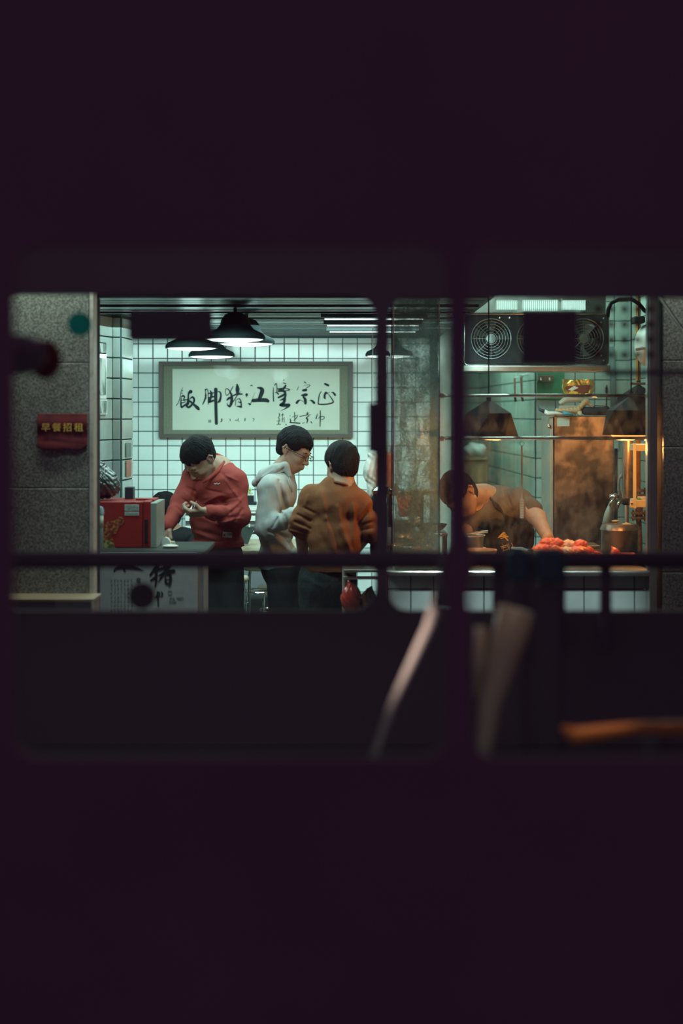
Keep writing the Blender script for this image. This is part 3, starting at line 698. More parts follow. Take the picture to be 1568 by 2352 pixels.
# ---------------------------------------------------------------- lamps
def pendant(px, py, D, lab, R=.151):
    c = at(px, py, D); zr = c.z
    t = thing('pendant_lamp', (c.x, c.y, zr), lab, 'lamp', 'teal metal pendant lamps over the dining room')
    pr = [(R, 0), (R*1.0, .014), (R*.93, .030), (R*.62, .052), (R*.50, .075), (R*.46, .10), (R*.34, .125), (R*.14, .138), (.001, .14)]
    obj('lamp_shade', MB().lathe(c, pr, 36), M_LAMP, t, ang=40)
    obj('stem', MB().tube([c+Vector((0,0,.13)), Vector((c.x, c.y, 2.36))], .009, 8), M_LAMP, t)
    obj('lit_lens', MB().lathe(c, [(R*.97, .002), (R*.8, -.006), (R*.4, -.012), (.001, -.014)], 36), M_EMC, t, smooth=True)
    bulb('lamp_light', c+Vector((0, 0, -.05)), 1.3, COOL, .06)
pendant(540, 780, 7.5, 'teal pendant lamp nearest the door, its lit lens in front of another')
pendant(566, 790, 8.0, 'teal pendant lamp just behind and right of the nearest one')
pendant(440, 800, 8.65, 'teal pendant lamp left of the others above the picture frame')
pendant(486, 819, 9.8, 'teal pendant lamp farthest back, just above the framed calligraphy')
pendant(893, 818, 9.6, 'teal pendant lamp at the right by the glass partition')
for i, (y, D) in enumerate(((733, 7.9), (748, 8.5), (762.5, 9.1))):
    c = at(745+i*6, y, D)
    t = thing('tube_light', (c.x+.3, D, c.z), ('bare lit tube light nearest the front under the slatted ceiling', 'bare lit tube light in the middle of three under the slatted ceiling', 'bare lit tube light farthest back under the slatted ceiling')[i], 'lamp', 'tube lights on the right of the dining ceiling')
    obj('lit_tube', MB().tube([c, c+Vector((.52, 0, 0))], .0035, 10), M_EMT, t)
    obj('fitting', MB().box(c+Vector((.26, .0, .018)), (.56, .03, .02)), M_SLAT, t)
# ---------------------------------------------------------------- things in the dining room
def mesh_thing(name, mb, m, lab, cat, group=None, **k): return tag(obj(name, mb, m, **k), lab, cat, group)
D = 7.25
fr = thing('red_freezer', at(287, 1263, D), 'red table-top cabinet with a picture of food on its side, on the order counter', 'cabinet')
obj('body', pbox(MB(), 205, 327, 1152, 1258.5, D, .34, bev=.006), M_REDB, fr)
dr = obj('door', pbox(MB(), 328, 345.5, 1151, 1258.5, D+.002, .34, bev=.006), M_REDB, fr)
obj('door_gasket', pbox(MB(), 326.3, 328.7, 1155, 1258, D+.004, .33), M_BLACK, fr)
obj('handle', pbox(MB(), 331.5, 339.5, 1192, 1247, D-.008, .014, bev=.004), M_BLACK, dr)
obj('steel_edge', pbox(MB(), 345.5, 359.5, 1155, 1258.5, D+.005, .33, bev=.003), mat('green_grey_steel', (.33,.42,.38), .4, .3), fr)
obj('top_handle', MB().tube([at(313,1152,D+.1), at(313,1147,D+.1), at(352,1148,D+.1), at(352,1154,D+.1)], .006, 8), M_REDB, fr)
obj('top_plate', pbox(MB(), 312, 340, 1145.5, 1149, D+.09, .08), M_REDB, fr)
M_FOOD = mat('printed_food_picture', (0.20,0.028,0.018), 0.45, noise=(75, (0.55,0.22,0.06), .46, .66))
a = [at(x, y, D) for x, y in ((238,1258.5),(237,1212),(247,1199),(262,1196),(272,1188),(284,1186),(286,1199),(274,1210),(268,1224),(256,1230),(262,1248),(264,1258.5))]
obj('food_picture', MB().poly([(p.x, p.z) for p in a], D-.003, D+.001), M_FOOD, fr)
a = [at(x, y, D) for x, y in ((238,1258.5),(238,1244),(248,1240),(259,1246),(264,1258.5))]
obj('food_picture', MB().poly([(p.x, p.z) for p in a], D-.0045, D-.001), mat('printed_greens', (0.10,0.12,0.03), .5, noise=(60, (.42,.40,.16), .45, .6)), fr)
for (y0, y1) in ((1159, 1173.5), (1175.5, 1184.5)):
    st = obj('sticker', pbox(MB(), 286, 319, y0, y1, D-.002, .003, bev=.0008), M_STICK, fr)
    m2 = MB()
    for r in range(int((y1-y0)/2.6)):
        for q in range(7):
            if random.random() < .8: pbox(m2, 289+q*4.1, 289+q*4.1+random.uniform(1.5, 3.6), y0+2+r*2.5, y0+3+r*2.5, D-.0028, .0006)
    obj('small_print', m2, M_INKF, st)
# water bottle in front
D = 7.12
wt = thing('water_jug', at(226, 1263, D), 'pale blue capped water bottle standing before the red cabinet', 'bottle')
c = at(226, 1262.5, D); c.z = za
r = sz(11.5, D)
obj('bottle_body', MB().lathe(c, [(r*.95, 0), (r, .01), (r, sz(52, D)), (r*.95, sz(54, D))], 24), M_WBOT, wt, ang=40)
obj('label_band', MB().lathe(c+Vector((0,0,sz(52,D))), [(r*1.01, 0), (r*1.01, sz(32, D))], 24), M_LABELG, wt, smooth=True)
obj('cap', MB().lathe(c+Vector((0,0,sz(83,D))), [(r*1.12, 0), (r*1.12, sz(10,D)), (r*.9, sz(17,D)), (r*.3, sz(19,D)), (.001, sz(19.2,D))], 24), M_LBLUE, wt, ang=40)
# bag on the freezer
D = 7.4
c0 = at(232, 1110, D)
def bagf(p):
    d = ell(at(232,1110,D), (.085,.09,.077))(p)
    d = smin(d, ell(at(222,1090,D), (.055,.06,.075))(p), .03)
    d = smin(d, ell(at(256,1122,D), (.038,.06,.035))(p), .03)
    q = p-np.array(at(215,1060,D), 'f')
    a = np.arctan2(q[:, 2], q[:, 0]); 
    d = d+.0022*np.sin(a*23+8*p[:, 1]*10+6*np.sin(a*7))+.0025*np.sin(q[:,0]*120+q[:,2]*70+3*np.sin(q[:,2]*50+p[:,1]*60))+.0015*np.sin(q[:,2]*260-q[:,0]*190+4*np.sin(q[:,0]*70))
    return d
o = sdf_mesh('plastic_bag', bagf, (c0.x-.13, D-.12, c0.z-.1), (c0.x+.14, D+.12, c0.z+.16), .004, M_BAG, None)
tag(o, 'crumpled dark plastic bag of goods on top of the red cabinet', 'bag')
mesh_thing('black_speaker', pbox(MB(), 286, 305.5, 1119, 1152, 7.45, .07, bev=.004), mat('navy_black', (.015,.03,.04), .5), 'small dark upright box on top of the red cabinet beside the bag', 'box')
# white tape dispenser / scoop things on counter
D = 7.45
sd = thing('white_dispenser', at(388, 1263, D), 'white rounded plastic dispenser on the counter under the reaching hand', 'dispenser')
za_ = za
def dz(px, py): return at(px, py, D)
obj('shell', MB().poly([(p.x, p.z) for p in [dz(x, y) for x, y in ((372,1259),(372,1243),(375,1236),(380,1233.5),(386,1236),(391,1243),(394,1252),(394,1259))]], D-.02, D+.03), M_WHITE, sd, ang=40)
obj('base', pbox(MB(), 359, 402, 1249, 1259, D+.03, .05, bev=.004), M_WHITE, sd)
obj('tongue', pbox(MB(), 390, 401, 1243, 1258, D+.005, .02, bev=.003), M_CREAM, sd)
mesh_thing('white_scoop', MB().ball(Vector((at(391,0,7.25).x, 7.25, za+.009)), (sz(19,7.3), .03, sz(4.5,7.3))), M_WHITE, 'white plastic scoop lying at the front of the counter', 'scoop', smooth=True)
ph = thing('phone', at(366, 1247, 7.9), 'dark phone held by the seated person behind the counter', 'phone')
obj('screen', pbox(MB(), 359, 373, 1228, 1247, 7.9, .008, bev=.002), M_SCREEN, ph)
obj('bright_edge', pbox(MB(), 359, 373, 1226.6, 1228, 7.9, .008), M_WHITE, ph)
# low white drawer cabinet, plant, black pan by the back wall
D = 9.95
wc = thing('white_drawer_unit', at(560, 1250, D), 'white slatted rack unit against the tiled back wall between the diners', 'cabinet')
xa3, xb3 = at(425, 0, D).x, at(700, 0, D).x
for (y0, y1) in ((1162, 1173), (1175, 1179.5), (1185, 1197), (1209, 1222), (1228, 1243)):
    obj('slat', pbox(MB(), 425, 700, y0, y1, D, .03, bev=.003), M_WHITE, wc)
obj('unit_back', pbox(MB(), 426, 699, 1163, 1560, D+.03, .25), M_DARKP, wc)
obj('unit_top', pbox(MB(), 424, 701, 1160.5, 1163.5, D, .28), M_WHITE, wc)
pp = thing('potted_flowers', at(566, 1160, 9.97), 'black square pot with small yellow flowers on the white rack unit', 'plant')
obj('pot', pbox(MB(), 554, 582, 1139, 1160.5, 9.97, .08, bev=.004), M_BLACK, pp)
obj('pot_saucer', pbox(MB(), 550, 588, 1154, 1161, 9.96, .1, bev=.004), M_BLACK, pp)
m2 = MB(); m3 = MB()
for k in range(26):
    b_ = at(random.uniform(557, 579), 1140, random.uniform(9.99, 10.03)); t_ = b_+Vector((random.uniform(-.012,.012), 0, random.uniform(.02, .055)))
    m2.tube([b_, t_], .001, 4); m3.ball(t_, (.006,.005,.008), 6, 4)
obj('stems', m2, M_LEAF, pp); tag(pp.children[-1], kind='stuff'); obj('flowers', m3, M_LEAF, pp)
bp_ = thing('black_pan', at(575, 1233, 9.2), 'black angular pan leaning out behind the red sweater', 'pan')
obj('pan_body', MB().poly([(p.x, p.z) for p in [at(x, y, 9.2) for x, y in ((551,1209),(586,1210),(574,1236),(569,1250),(552,1248))]], 9.2, 9.26), mat('grey_green_iron', (.035,.055,.05), .5), bp_)
obj('white_clip', pbox(MB(), 571, 574, 1204, 1211, 9.19, .02), M_WHITE, bp_)
# dining table + stools
tb = thing('dining_table', at(590, 1256, 9.2), 'wooden dining table with shiny worn top behind the diners', 'table')
zt2 = at(0, 1247, 9.6).z
obj('table_top', MB().rbox((at(560,0,9.3).x+.0, 9.3, zt2), (1.15, .8, .035), .006, n=2), M_TABLE, tb)
for sx in (-.53, .53):
    for sy in (-.34, .34): obj('leg', MB().tube([Vector((at(560,0,9.3).x+sx, 9.3+sy, zt2-.02)), Vector((at(560,0,9.3).x+sx, 9.3+sy, FZ))], .014, 8), M_STEEL, tb)
def stool(px, py, D, R, lab, m=M_CREAM):
    c = at(px, py, D)
    t = thing('wire_stool', (c.x, c.y, FZ), lab, 'stool', 'wire legged stools under the dining table')
    obj('seat', MB().lathe(c, [(R*.9, -.012), (R, -.004), (R, .012), (R*.9, .020), (.001, .021)], 24), m, t, ang=45)
    for k in range(4):
        a = PI/4+k*PI/2; e = Vector((math.cos(a), math.sin(a), 0))
        obj('leg', MB().tube([c+e*R*.8+Vector((0,0,-.012)), c+e*R*.86+Vector((0,0,-.05)), Vector((c.x, c.y, FZ))+e*R*1.15], .007, 8), M_STEELR, t)
    for h in (.14, .30, .42):
        obj('ring', MB().ring((c.x, c.y, c.z-h), R*(.86+.3*h/.75), .005, 24, 6, axis='Z'), M_STEELR, t)
stool(543, 1330, 8.9, .072, 'cream topped wire stool just right of the red-sweatered man')
stool(520, 1338, 9.5, .13, 'wire stool half hidden behind the legs of the red-sweatered man')
stool(598, 1304, 9.1, .11, 'wire stool whose top shows under the counter line behind the hoodie')
stool(632, 1352, 9.8, .12, 'lower wire stool farther back behind the hooded young man')
# things by the partition
bgk = thing('hanging_food_pack', at(880, 1137, 7.9), 'red and white printed pack with white frilled top by the glass partition', 'pack')
def packf(p):
    q = p-np.array(at(884, 1090, 7.9), 'f')
    d = np.maximum(np.maximum(np.abs(q[:,0])-.045, np.abs(q[:,1])-.03), np.abs(q[:,2])-.108)
    return d+.003*np.sin(q[:,2]*90+q[:,0]*60)*np.cos(q[:,0]*140)
a = at(884, 1090, 7.9)
sdf_mesh('pack_body', packf, (a.x-.06, 7.84, a.z-.125), (a.x+.06, 7.96, a.z+.125), .003, mat('red_white_print', (.95,.36,.24), .5, noise=(16, (.92,.80,.74), .5, .6), stretch=(1.6,1,.4)), bgk)
m2 = MB()
for k in range(9):
    x = 868+k*4
    m2.poly([(p.x, p.z) for p in [at(x-3, 1048, 7.89), at(x+3, 1048, 7.89), at(x+random.uniform(-3,4), 1010+abs(k-4)*3.5, 7.89)]], 7.88+.006*(k%3), 7.884+.006*(k%3))
obj('frill', m2, M_WPLAS, bgk)
wp = thing('white_bag', at(850, 1105, 8.6), 'wrinkled white plastic bag hanging by the back wall near the partition', 'bag')
def wbf(p):
    d = smin(ell(at(848, 1082, 8.6), (.038,.04,.058))(p), cap(at(856,1046,8.6), at(858,1130,8.6), .03, .042)(p), .03)
    return d+.002*np.sin(p[:,2]*90+p[:,0]*140+3*np.sin(p[:,2]*40))+.0015*np.sin(p[:,0]*240-p[:,2]*60)
a = at(852, 1085, 8.6)
obj('hang_string', MB().tube([at(856,1040,8.6), Vector((at(856,0,8.6).x, 8.6, 2.35))], .002, 5), M_WPLAS, wp)
sdf_mesh('bag_body', wbf, (a.x-.12, 8.5, a.z-.18), (a.x+.12, 8.7, a.z+.16), .004, M_WPLAS, wp)
ur = thing('black_urn', at(882, 1300, 7.75), 'tall black urn with chrome tap top behind the glass partition', 'urn')
c = at(869, 1308, 7.75); c.z = zt
obj('urn_body', MB().lathe(c, [(.040, 0), (.044, .02), (.044, .24), (.038, .29), (.026, .31)], 24), M_BLACK, ur, ang=40)
obj('urn_collar', MB().lathe(c+Vector((0,0,.31)), [(.03, -.002), (.038, .008), (.038, .022), (.024, .034), (.008, .045), (.001, .046)], 24), M_STEELR, ur, ang=40)
obj('spout', MB().tube([c+Vector((.02,-.03,.33)), c+Vector((.035,-.06,.35)), c+Vector((.04,-.08,.32))], .006, 8), M_STEELR, ur)
obj('white_tag', MB().box(c+Vector((.028,-.055,.10)), (.02,.004,.09)), M_WPLAS, ur)
# bags under the side table
for i, (px, py, rx, rz, lab, m) in enumerate(((806, 1376, 24, 30, 'red plastic bag tied at the neck under the steel side table', M_RPLAS), (846, 1384, 18, 26, 'dull brown plastic bag under the steel side table, beside the red one', M_BROWN))):
    c = at(px, py, 7.2); R_ = sz(rx, 7.2); Z_ = sz(rz, 7.2)
    def bf(p, c=c, R_=R_, Z_=Z_, i=i):
        q = p-np.array(c, 'f'); a = np.arctan2(q[:,1], q[:,0])
        d = smin(ell(c, (R_, R_*.9, Z_))(p), cap(c+Vector((0,0,Z_*.7)), c+Vector((-.01*(1-2*i),0,Z_*1.35)), .02, .006)(p), .03)
        return d+.002*np.sin(a*9+q[:,2]*60+3*np.sin(q[:,2]*50)+i)+.0015*np.sin(q[:,0]*180+q[:,2]*90)
    o = sdf_mesh('plastic_bag', bf, (c.x-.09, 7.2-.09, c.z-.11), (c.x+.09, 7.2+.09, c.z+.13), .004, m, None)
    tag(o, lab, 'bag')
mesh_thing('storage_crate', MB().rbox((at(834,0,7.34).x, 7.34, .47), (.155, .10, .80), .01), M_BROWN, 'brown storage crate under the steel side table holding the bags', 'crate')
# ---------------------------------------------------------------- kitchen things
# exhaust fan bank
M_GUARD = mat('dark_guard_wire', (.16,.18,.18), .35, .7)
D = 9.4
ef = thing('exhaust_fan_bank', at(1232, 838, D), 'black exhaust panel with three round fans above the kitchen', 'extractor fan')
outer = prr(1066, 1397, 722, 837.5, D, 9); fc = [(1127, 778), (1233, 778), (1339, 778)]
R_ = sz(46, D)
holes = []
for fx, fy in fc:
    c = at(fx, fy, D); holes.append([(c.x+R_*math.cos(-2*PI*k/36), c.z+R_*math.sin(-2*PI*k/36)) for k in range(36)])
obj('fan_panel', MB().poly(outer, D, D+.02, holes), M_BLACK, ef)
obj('fan_housing', pbox(MB(), 1067, 1396, 723, 836.5, D+.16, .05), M_BLACK, ef)
a, b = at(1066, 837.5, D), at(1397, 722, D)
rr = [Vector((x, D-.003, z)) for x, z in prr(1065.5, 1397.5, 721.5, 838.5, D, 9)]
obj('panel_rim', MB().tube(rr, .0045, 6, closed=True), M_STEELR, ef)
for i, (fx, fy) in enumerate(fc):
    c = at(fx, fy, D)
    gd = None
    m2 = MB()
    for q in (.30, .44, .58, .72, .86, 1.0): m2.ring((c.x, D-.006-.012*(1-q), c.z), R_*q, .0022 if q < 1 else .005, 40, 6)
    for k in range(8):
        a_ = k*PI/4; e = Vector((math.cos(a_), 0, math.sin(a_))); m2.tube([Vector((c.x, D-.016, c.z))+e*R_*.2, Vector((c.x, D-.004, c.z))+e*R_], .002, 5)
    obj('fan_guard', m2, M_GUARD, ef)
    obj('fan_hub', MB().lathe((c.x, D-.02, c.z), [(.001, 0), (R_*.24, .002), (R_*.26, .012), (R_*.26, .05)], 24, axis='Y'), M_GUARD, ef, ang=40)
    for k in range(5):
        m3 = MB(); pts_ = []
        for q in (.22, .5, .75, .93):
            for sgn in (-1, 1):
                a_ = k*2*PI/5+i*.4+sgn*(.18+.16*q)+q*.35; pts_.append(Vector((c.x+R_*q*math.cos(a_), D+.05+.018*sgn, c.z+R_*q*math.sin(a_))))
        m3.add(pts_, [(0,1,3,2),(2,3,5,4),(4,5,7,6)]); m3.add([p+Vector((0,.002,0)) for p in pts_], [(0,1,3,2),(2,3,5,4),(4,5,7,6)])
        obj('fan_blade', m3, M_GUARD, ef)
for (px, py) in ((1147,730),(1170,730),(1285,730),(1386,731),(1386,828),(1380,741),(1380,817)):
    obj('screw', MB().lathe(at(px, py, D)+Vector((0,-.004,0)), [(.001,0),(.006,.001),(.006,.006)], 10, axis='Y'), M_STEEL, ef)
obj('drip_lip', pbox(MB(), 1063, 1402, 839, 854, D-.03, .22, bev=.006), M_STEEL, ef)
hd = thing('extractor_hood', at(1230, 721, 9.6), 'steel extractor housing behind the lit strip above the fans', 'hood')
obj('hood_body', pbox(MB(), 1072, 1392, 664, 721, 9.62, .4, bev=.008), M_STEEL, hd)
for (x0_, x1_, y0_, y1_, lab) in ((1139,1192,687,711,'ribbed lit strip light left of the others above the fans'),(1200,1284,686,715,'widest ribbed lit strip light above the middle fan'),(1291,1348,687,712,'ribbed lit strip light at the right above the fans')):
    t = thing('ribbed_strip_light', at((x0_+x1_)/2, y1_, 9.5), lab, 'lamp', 'ribbed strip lights above the exhaust fans')
    obj('light_box', pbox(MB(), x0_, x1_, y0_-3, y0_+2, 9.52, .06), M_STEEL, t)
    m2 = MB(); x = x0_
    while x < x1_-3: pbox(m2, x, x+3.2, y0_+2, y1_, 9.5, .04, bev=.003); x += 4.6
    obj('lit_diffuser', m2, mat('lit_ribs_%d' % x0_, (.8,.95,.9), .4, emit=(.62,.92,.82), es=.55), t)
# polished steel rails
for (y, D_, lab) in ((908.5, 7.12, 'upper polished steel rail across the kitchen window'), (1006.5, 7.12, 'lower polished steel rail across the kitchen window, glowing near the lamps')):
    t = thing('steel_rail', at(1245, y, D_), lab, 'rail', 'polished steel rails across the kitchen window')
    obj('rail_tube', MB().tube([at(1012, y, D_), at(1490, y, D_)], sz(3.9, D_), 16), M_STEELR, t, smooth=True)
    for px in (1014, 1487): obj('bracket', MB().lathe(at(px, y, D_)+Vector((0,-.02,0)), [(.012,0),(.014,.006),(.014,.04)], 14, axis='Y'), M_STEEL, t)
# faceted heat lamps
def heat_lamp(px, ytop, ybot, D, rb_px, lab, rot, power):
    c = at(px, ybot, D); H = sz(ybot-ytop, D); Rb = sz(rb_px, D); Rm = Rb*.84; n = 6
    t = thing('heat_lamp', (c.x, c.y, c.z), lab, 'lamp', 'black faceted heat lamps over the kitchen counter')
    top = c+Vector((0,0,H)); mid = [c+Vector((Rm*math.cos(rot+2*PI*k/n), Rm*math.sin(rot+2*PI*k/n), H*.62)) for k in range(n)]
    bot = [c+Vector((Rb*math.cos(rot+2*PI*(k+.5)/n), Rb*math.sin(rot+2*PI*(k+.5)/n), 0)) for k in range(n)]
    m2 = MB(); vs = [top]+mid+bot; fs = []
    for k in range(n):
        j = (k+1) % n
        fs += [(0, 1+k, 1+j), (1+k, 7+k, 1+j), (7+k, 7+j, 1+j)]
    m2.add(vs, fs)
    ins = [top-Vector((0,0,.008))]+[v*1 for v in mid]+[v*1 for v in bot]
    ins = [ins[0]]+[c+(v-c)*.965 for v in ins[1:]]
    m2.add(ins, [tuple(reversed(f)) for f in fs])
    me = bpy.data.meshes.new('lamp_shade'); me.from_pydata([tuple(v) for v in m2.v], [], m2.f); me.update()
    link('lamp_shade', me, M_LAMPB, t)
    obj('cord', MB().tube([top, Vector((top.x, top.y, 2.94))], .0035, 8), M_BLACK, t)
    obj('lamp_cap', MB().lathe(top+Vector((0,0,-.006)), [(.012, 0), (.012, .02), (.005, .03)], 12), M_BLACK, t)
    obj('glow_ring', MB().lathe(c+Vector((0,0,-sz(6,D))), [(Rb*.45, 0), (Rb*.62, sz(1.5,D)), (Rb*.70, sz(6.5,D)), (.001, sz(9,D))], 36), M_WGLOW, t, smooth=True)  # glowing ring added to give the bright warm line under the shade
    obj('bulb', MB().ball(c+Vector((0,0,.045)), (.036,.036,.042)), M_EMW, t, smooth=True)
    bulb('heat_light', c+Vector((0, 0, -sz(6,D)-.05)), power, WARM, .04)
heat_lamp(1122, 916, 1003, 7.42, 68, 'black faceted heat lamp on the left over the kitchen counter', math.radians(-34), 14)
heat_lamp(1449, 908, 999, 7.42, 68, 'black faceted heat lamp on the right, front one by the steel post', math.radians(-24), 14)
heat_lamp(1466, 882, 962, 8.4, 60, 'black faceted heat lamp farther back behind the right front one', .1, 5)
# skewer brush hanging from the lower rail
M_WARMLIT = mat('warm_lit_metal', (.95,.58,.40), .45)  # orange lamp light put into the base colour of the metal
sk = thing('hanging_brush', at(1198, 1192, 7.13), 'long thin metal skewer brush hanging from the lower rail', 'brush')
obj('hook_ring', MB().ring(at(1198, 1019, 7.12), sz(5, 7.12), .0014, 20, 6), M_STEELR, sk)
obj('shaft', MB().tube([at(1198, 1024, 7.12), at(1198, 1150, 7.12)], .0042, 8), M_WARMLIT, sk)
obj('grip', MB().tube([at(1198, 1147, 7.12), at(1198, 1190, 7.12)], .0095, 12), M_WARMLIT, sk)
for k in range(7): obj('grip_band', MB().ring(at(1198, 1151+k*5.8, 7.12), .0087, .0012, 16, 5, axis='Z'), M_IRON, sk)
# large upright steel refrigerator
D = 9.3
fg = thing('upright_fridge', at(1340, 1300, D), 'tall stainless steel fridge with painted patchy reflections at the back of the kitchen', 'fridge')
zf = FZ; a, b = at(1271, 0, D), at(1409, 0, D)
zt3 = at(0, 955, D).z
obj('fridge_body', MB().rbox(((a.x+b.x)/2, D+.24, (zt3+zf)/2), (b.x-a.x, .44, zt3-zf), .006), M_STEELD, fg)
zb3 = at(0, 1008, D).z
obj('upper_panel', MB().rbox(((a.x+b.x)/2, D+.008, (zt3+zb3)/2), (b.x-a.x-.004, .024, zt3-zb3-.004), .004), M_STEELD, fg)
do = obj('door', MB().rbox(((a.x+b.x)/2, D+.004, (zb3+zf)/2), (b.x-a.x-.004, .03, zb3-zf-.004), .005), M_STEELD, fg)
obj('door_handle', MB().tube([at(1277, 1160, D-.01), at(1277, 1160, D-.03), at(1290, 1163, D-.03)], .005, 8), M_STEELR, do)
obj('left_frame', pbox(MB(), 1262.5, 1270, 957, 1900, D-.01, .4, bev=.003), mat('worn_cream_steel', (.38,.36,.30), .5, .2), fg)
obj('paper_label', pbox(MB(), 1279, 1307.5, 957, 979, D-.007, .002), M_STICK, fg)
obj('knob', MB().lathe(at(1261, 979, D), [(.001,-.02),(.010,-.018),(.012,0)], 12, axis='Y'), M_STEELR, fg)
D = 9.25
gb = thing('black_tool_roll', at(1370, 955, D), 'black padded roll lying on top of the fridge', 'bag')
obj('roll', MB().tube([at(1336, 944.5, D+.1), at(1342, 944, D+.1), at(1395, 944, D+.1), at(1402, 946, D+.1)], [.014,.026,.027,.018], 16), mat('navy_cloth', (.02,.035,.045), .7), gb, smooth=True)
obj('strap', MB().tube([at(1362, 936, D+.1), at(1366, 932, D+.1), at(1394, 933, D+.1), at(1400, 938, D+.1)], .003, 6), M_BLACK, gb)
obj('watch_face', MB().lathe(at(1331, 949, D+.06), [(.001,-.006),(.012,-.005),(.014,0),(.014,.02)], 18, axis='Y'), M_CREAM, gb)
gv = thing('paper_bag', at(1300, 955, D), 'crumpled brown paper bag and sleeve on top of the fridge', 'bag')
def gvf(p):
    d = cap(at(1279,943,D+.08), at(1325,943,D+.08), .014,.018)(p)
    d = smin(d, cap(at(1325,942,D+.09), at(1345,922,D+.09), .016,.018)(p), .015)
    d = smin(d, cap(at(1345,922,D+.09), at(1360,934,D+.09), .013,.006)(p), .012)
    return d+.002*np.sin(p[:,0]*260+p[:,2]*180)
a = at(1275, 957, D); b = at(1368, 908, D)
sdf_mesh('paper_bag_body', gvf, (a.x-.03, D+.02, a.z-.02), (b.x+.02, D+.15, b.z+.02), .003, mat('kraft_paper', (.55,.40,.22), .7), gv)
mesh_thing('clear_food_box', MB().tube([at(1284, 927, D+.14), at(1300, 917, D+.14), at(1330, 915, D+.14), at(1345, 925, D+.14)], [.012,.024,.026,.015], 14).box(at(1312,937,D+.14), (.16,.06,.03)), mat('clear_wrap', (.42,.40,.34), .2), 'clear wrapped parcel behind the paper bag on the fridge', 'parcel', ang=40)
gl2 = thing('rubber_glove', at(1270, 952, D), 'white and blue rubber glove with dark fingertip hanging over the fridge corner', 'glove')
obj('glove_body', MB().tube([at(1249,944,D+.03), at(1258,950,D+.03), at(1275,949,D+.03), at(1294,952,D+.03)], [.012,.016,.012,.009], 12), M_WPLAS, gl2, smooth=True)
obj('dark_tip', MB().tube([at(1234,930,D+.03), at(1239,941,D+.03), at(1250,945,D+.03)], [.002,.009,.013], 10), mat('dark_blue_rubber', (.02,.05,.09), .5), gl2, smooth=True)
obj('blue_cuff', MB().tube([at(1292,949,D+.02), at(1305,950,D+.02), at(1317,953,D+.02)], [.014,.011,.006], 12), M_BLUEG, gl2, smooth=True)
# gold snack bag on a wall hook
gs = thing('gold_snack_bag', at(1327, 910, 9.35), 'open gold foil bag with maroon and white print hanging above the fridge', 'bag')
def gsf(p):
    q = p-np.array(at(1327, 890, 9.38), 'f')
    w_ = .098-.05*np.clip(-(q[:,2]+.02)/.08, 0, 1)
    d = np.maximum(np.abs(q[:,0])-w_, np.maximum(np.abs(q[:,2])-.05, np.abs(q[:,1]-.004*np.sin(q[:,0]*70))-.02))
    return d+.0018*np.sin(q[:,2]*130+q[:,0]*60+4*np.sin(q[:,0]*50))
a = at(1327, 890, 9.38)
sdf_mesh('foil_body', gsf, (a.x-.12, 9.33, a.z-.07), (a.x+.12, 9.43, a.z+.07), .003, M_GOLDB, gs)
def patch(name, P, Dp, m, par):
    return obj(name, MB().poly([(p.x, p.z) for p in [at(x, y, Dp) for x, y in P]], Dp-.004, Dp), m, par)
patch('maroon_print', [(1298,888),(1330,885),(1356,884),(1350,900),(1330,903),(1300,896)], 9.352, mat('maroon', (.16,.04,.03), .4), gs)
patch('white_label', [(1304,895),(1318,886),(1328,891),(1313,898)], 9.347, M_WPLAS, gs)
patch('yellow_print', [(1304,904),(1312,897),(1326,900),(1327,905)], 9.346, mat('bright_yellow', (.75,.48,.04), .5), gs)
# green card on the kitchen back wall, switch box
mesh_thing('green_card', pbox(MB(), 1233, 1296, 856, 917, 10.66, .02, bev=.003), M_GREEN, 'green panel on the kitchen back wall under the fans', 'panel')
sb = thing('hook_rail', at(1252, 876, 10.6), 'dark hook rail with two bright hooks on the kitchen wall', 'hook rail')
obj('rail_board', pbox(MB(), 1234, 1272, 862, 878, 10.62, .03, bev=.004), M_STEELD, sb)
for px in (1242, 1262): obj('hook', MB().tube([at(px, 868, 10.6), at(px+1, 873, 10.58), at(px+2, 875, 10.6)], .006, 8), M_STEELR, sb)
# knives on the side wall
for i, (px, y0, y1, lab) in enumerate(((1182, 868, 923, 'narrow knife hanging left on the kitchen side wall'), (1197, 862, 922, 'broad bladed knife hanging right on the kitchen side wall'))):
    Dk = 11.2+i*.0; xw = 1.372+i*.0
    c = at(px, y0, Dk)
    t = thing('kitchen_knife', at(px, y1, 11.0), lab, 'knife', 'knives hanging on the kitchen side wall')
    obj('blade', MB().poly([(p.x, p.z) for p in [at(x, y, 11.0) for x, y in ((px-3-i, y0), (px+2+i, y0), (px+2.5+i, y1-12), (px-1, y1-12))]], 11.0, 11.006), M_STEEL, t)
    obj('handle', MB().tube([at(px, y1-14, 11.0), at(px+2+2*i, y1, 11.0)], .009, 10), M_BLACK, t)
    obj('hang_wire', MB().tube([at(px, y0, 11.0), Vector((1.378, 11.0, at(px, y0-6, 11).z))], .0025, 6), M_STEEL, t)
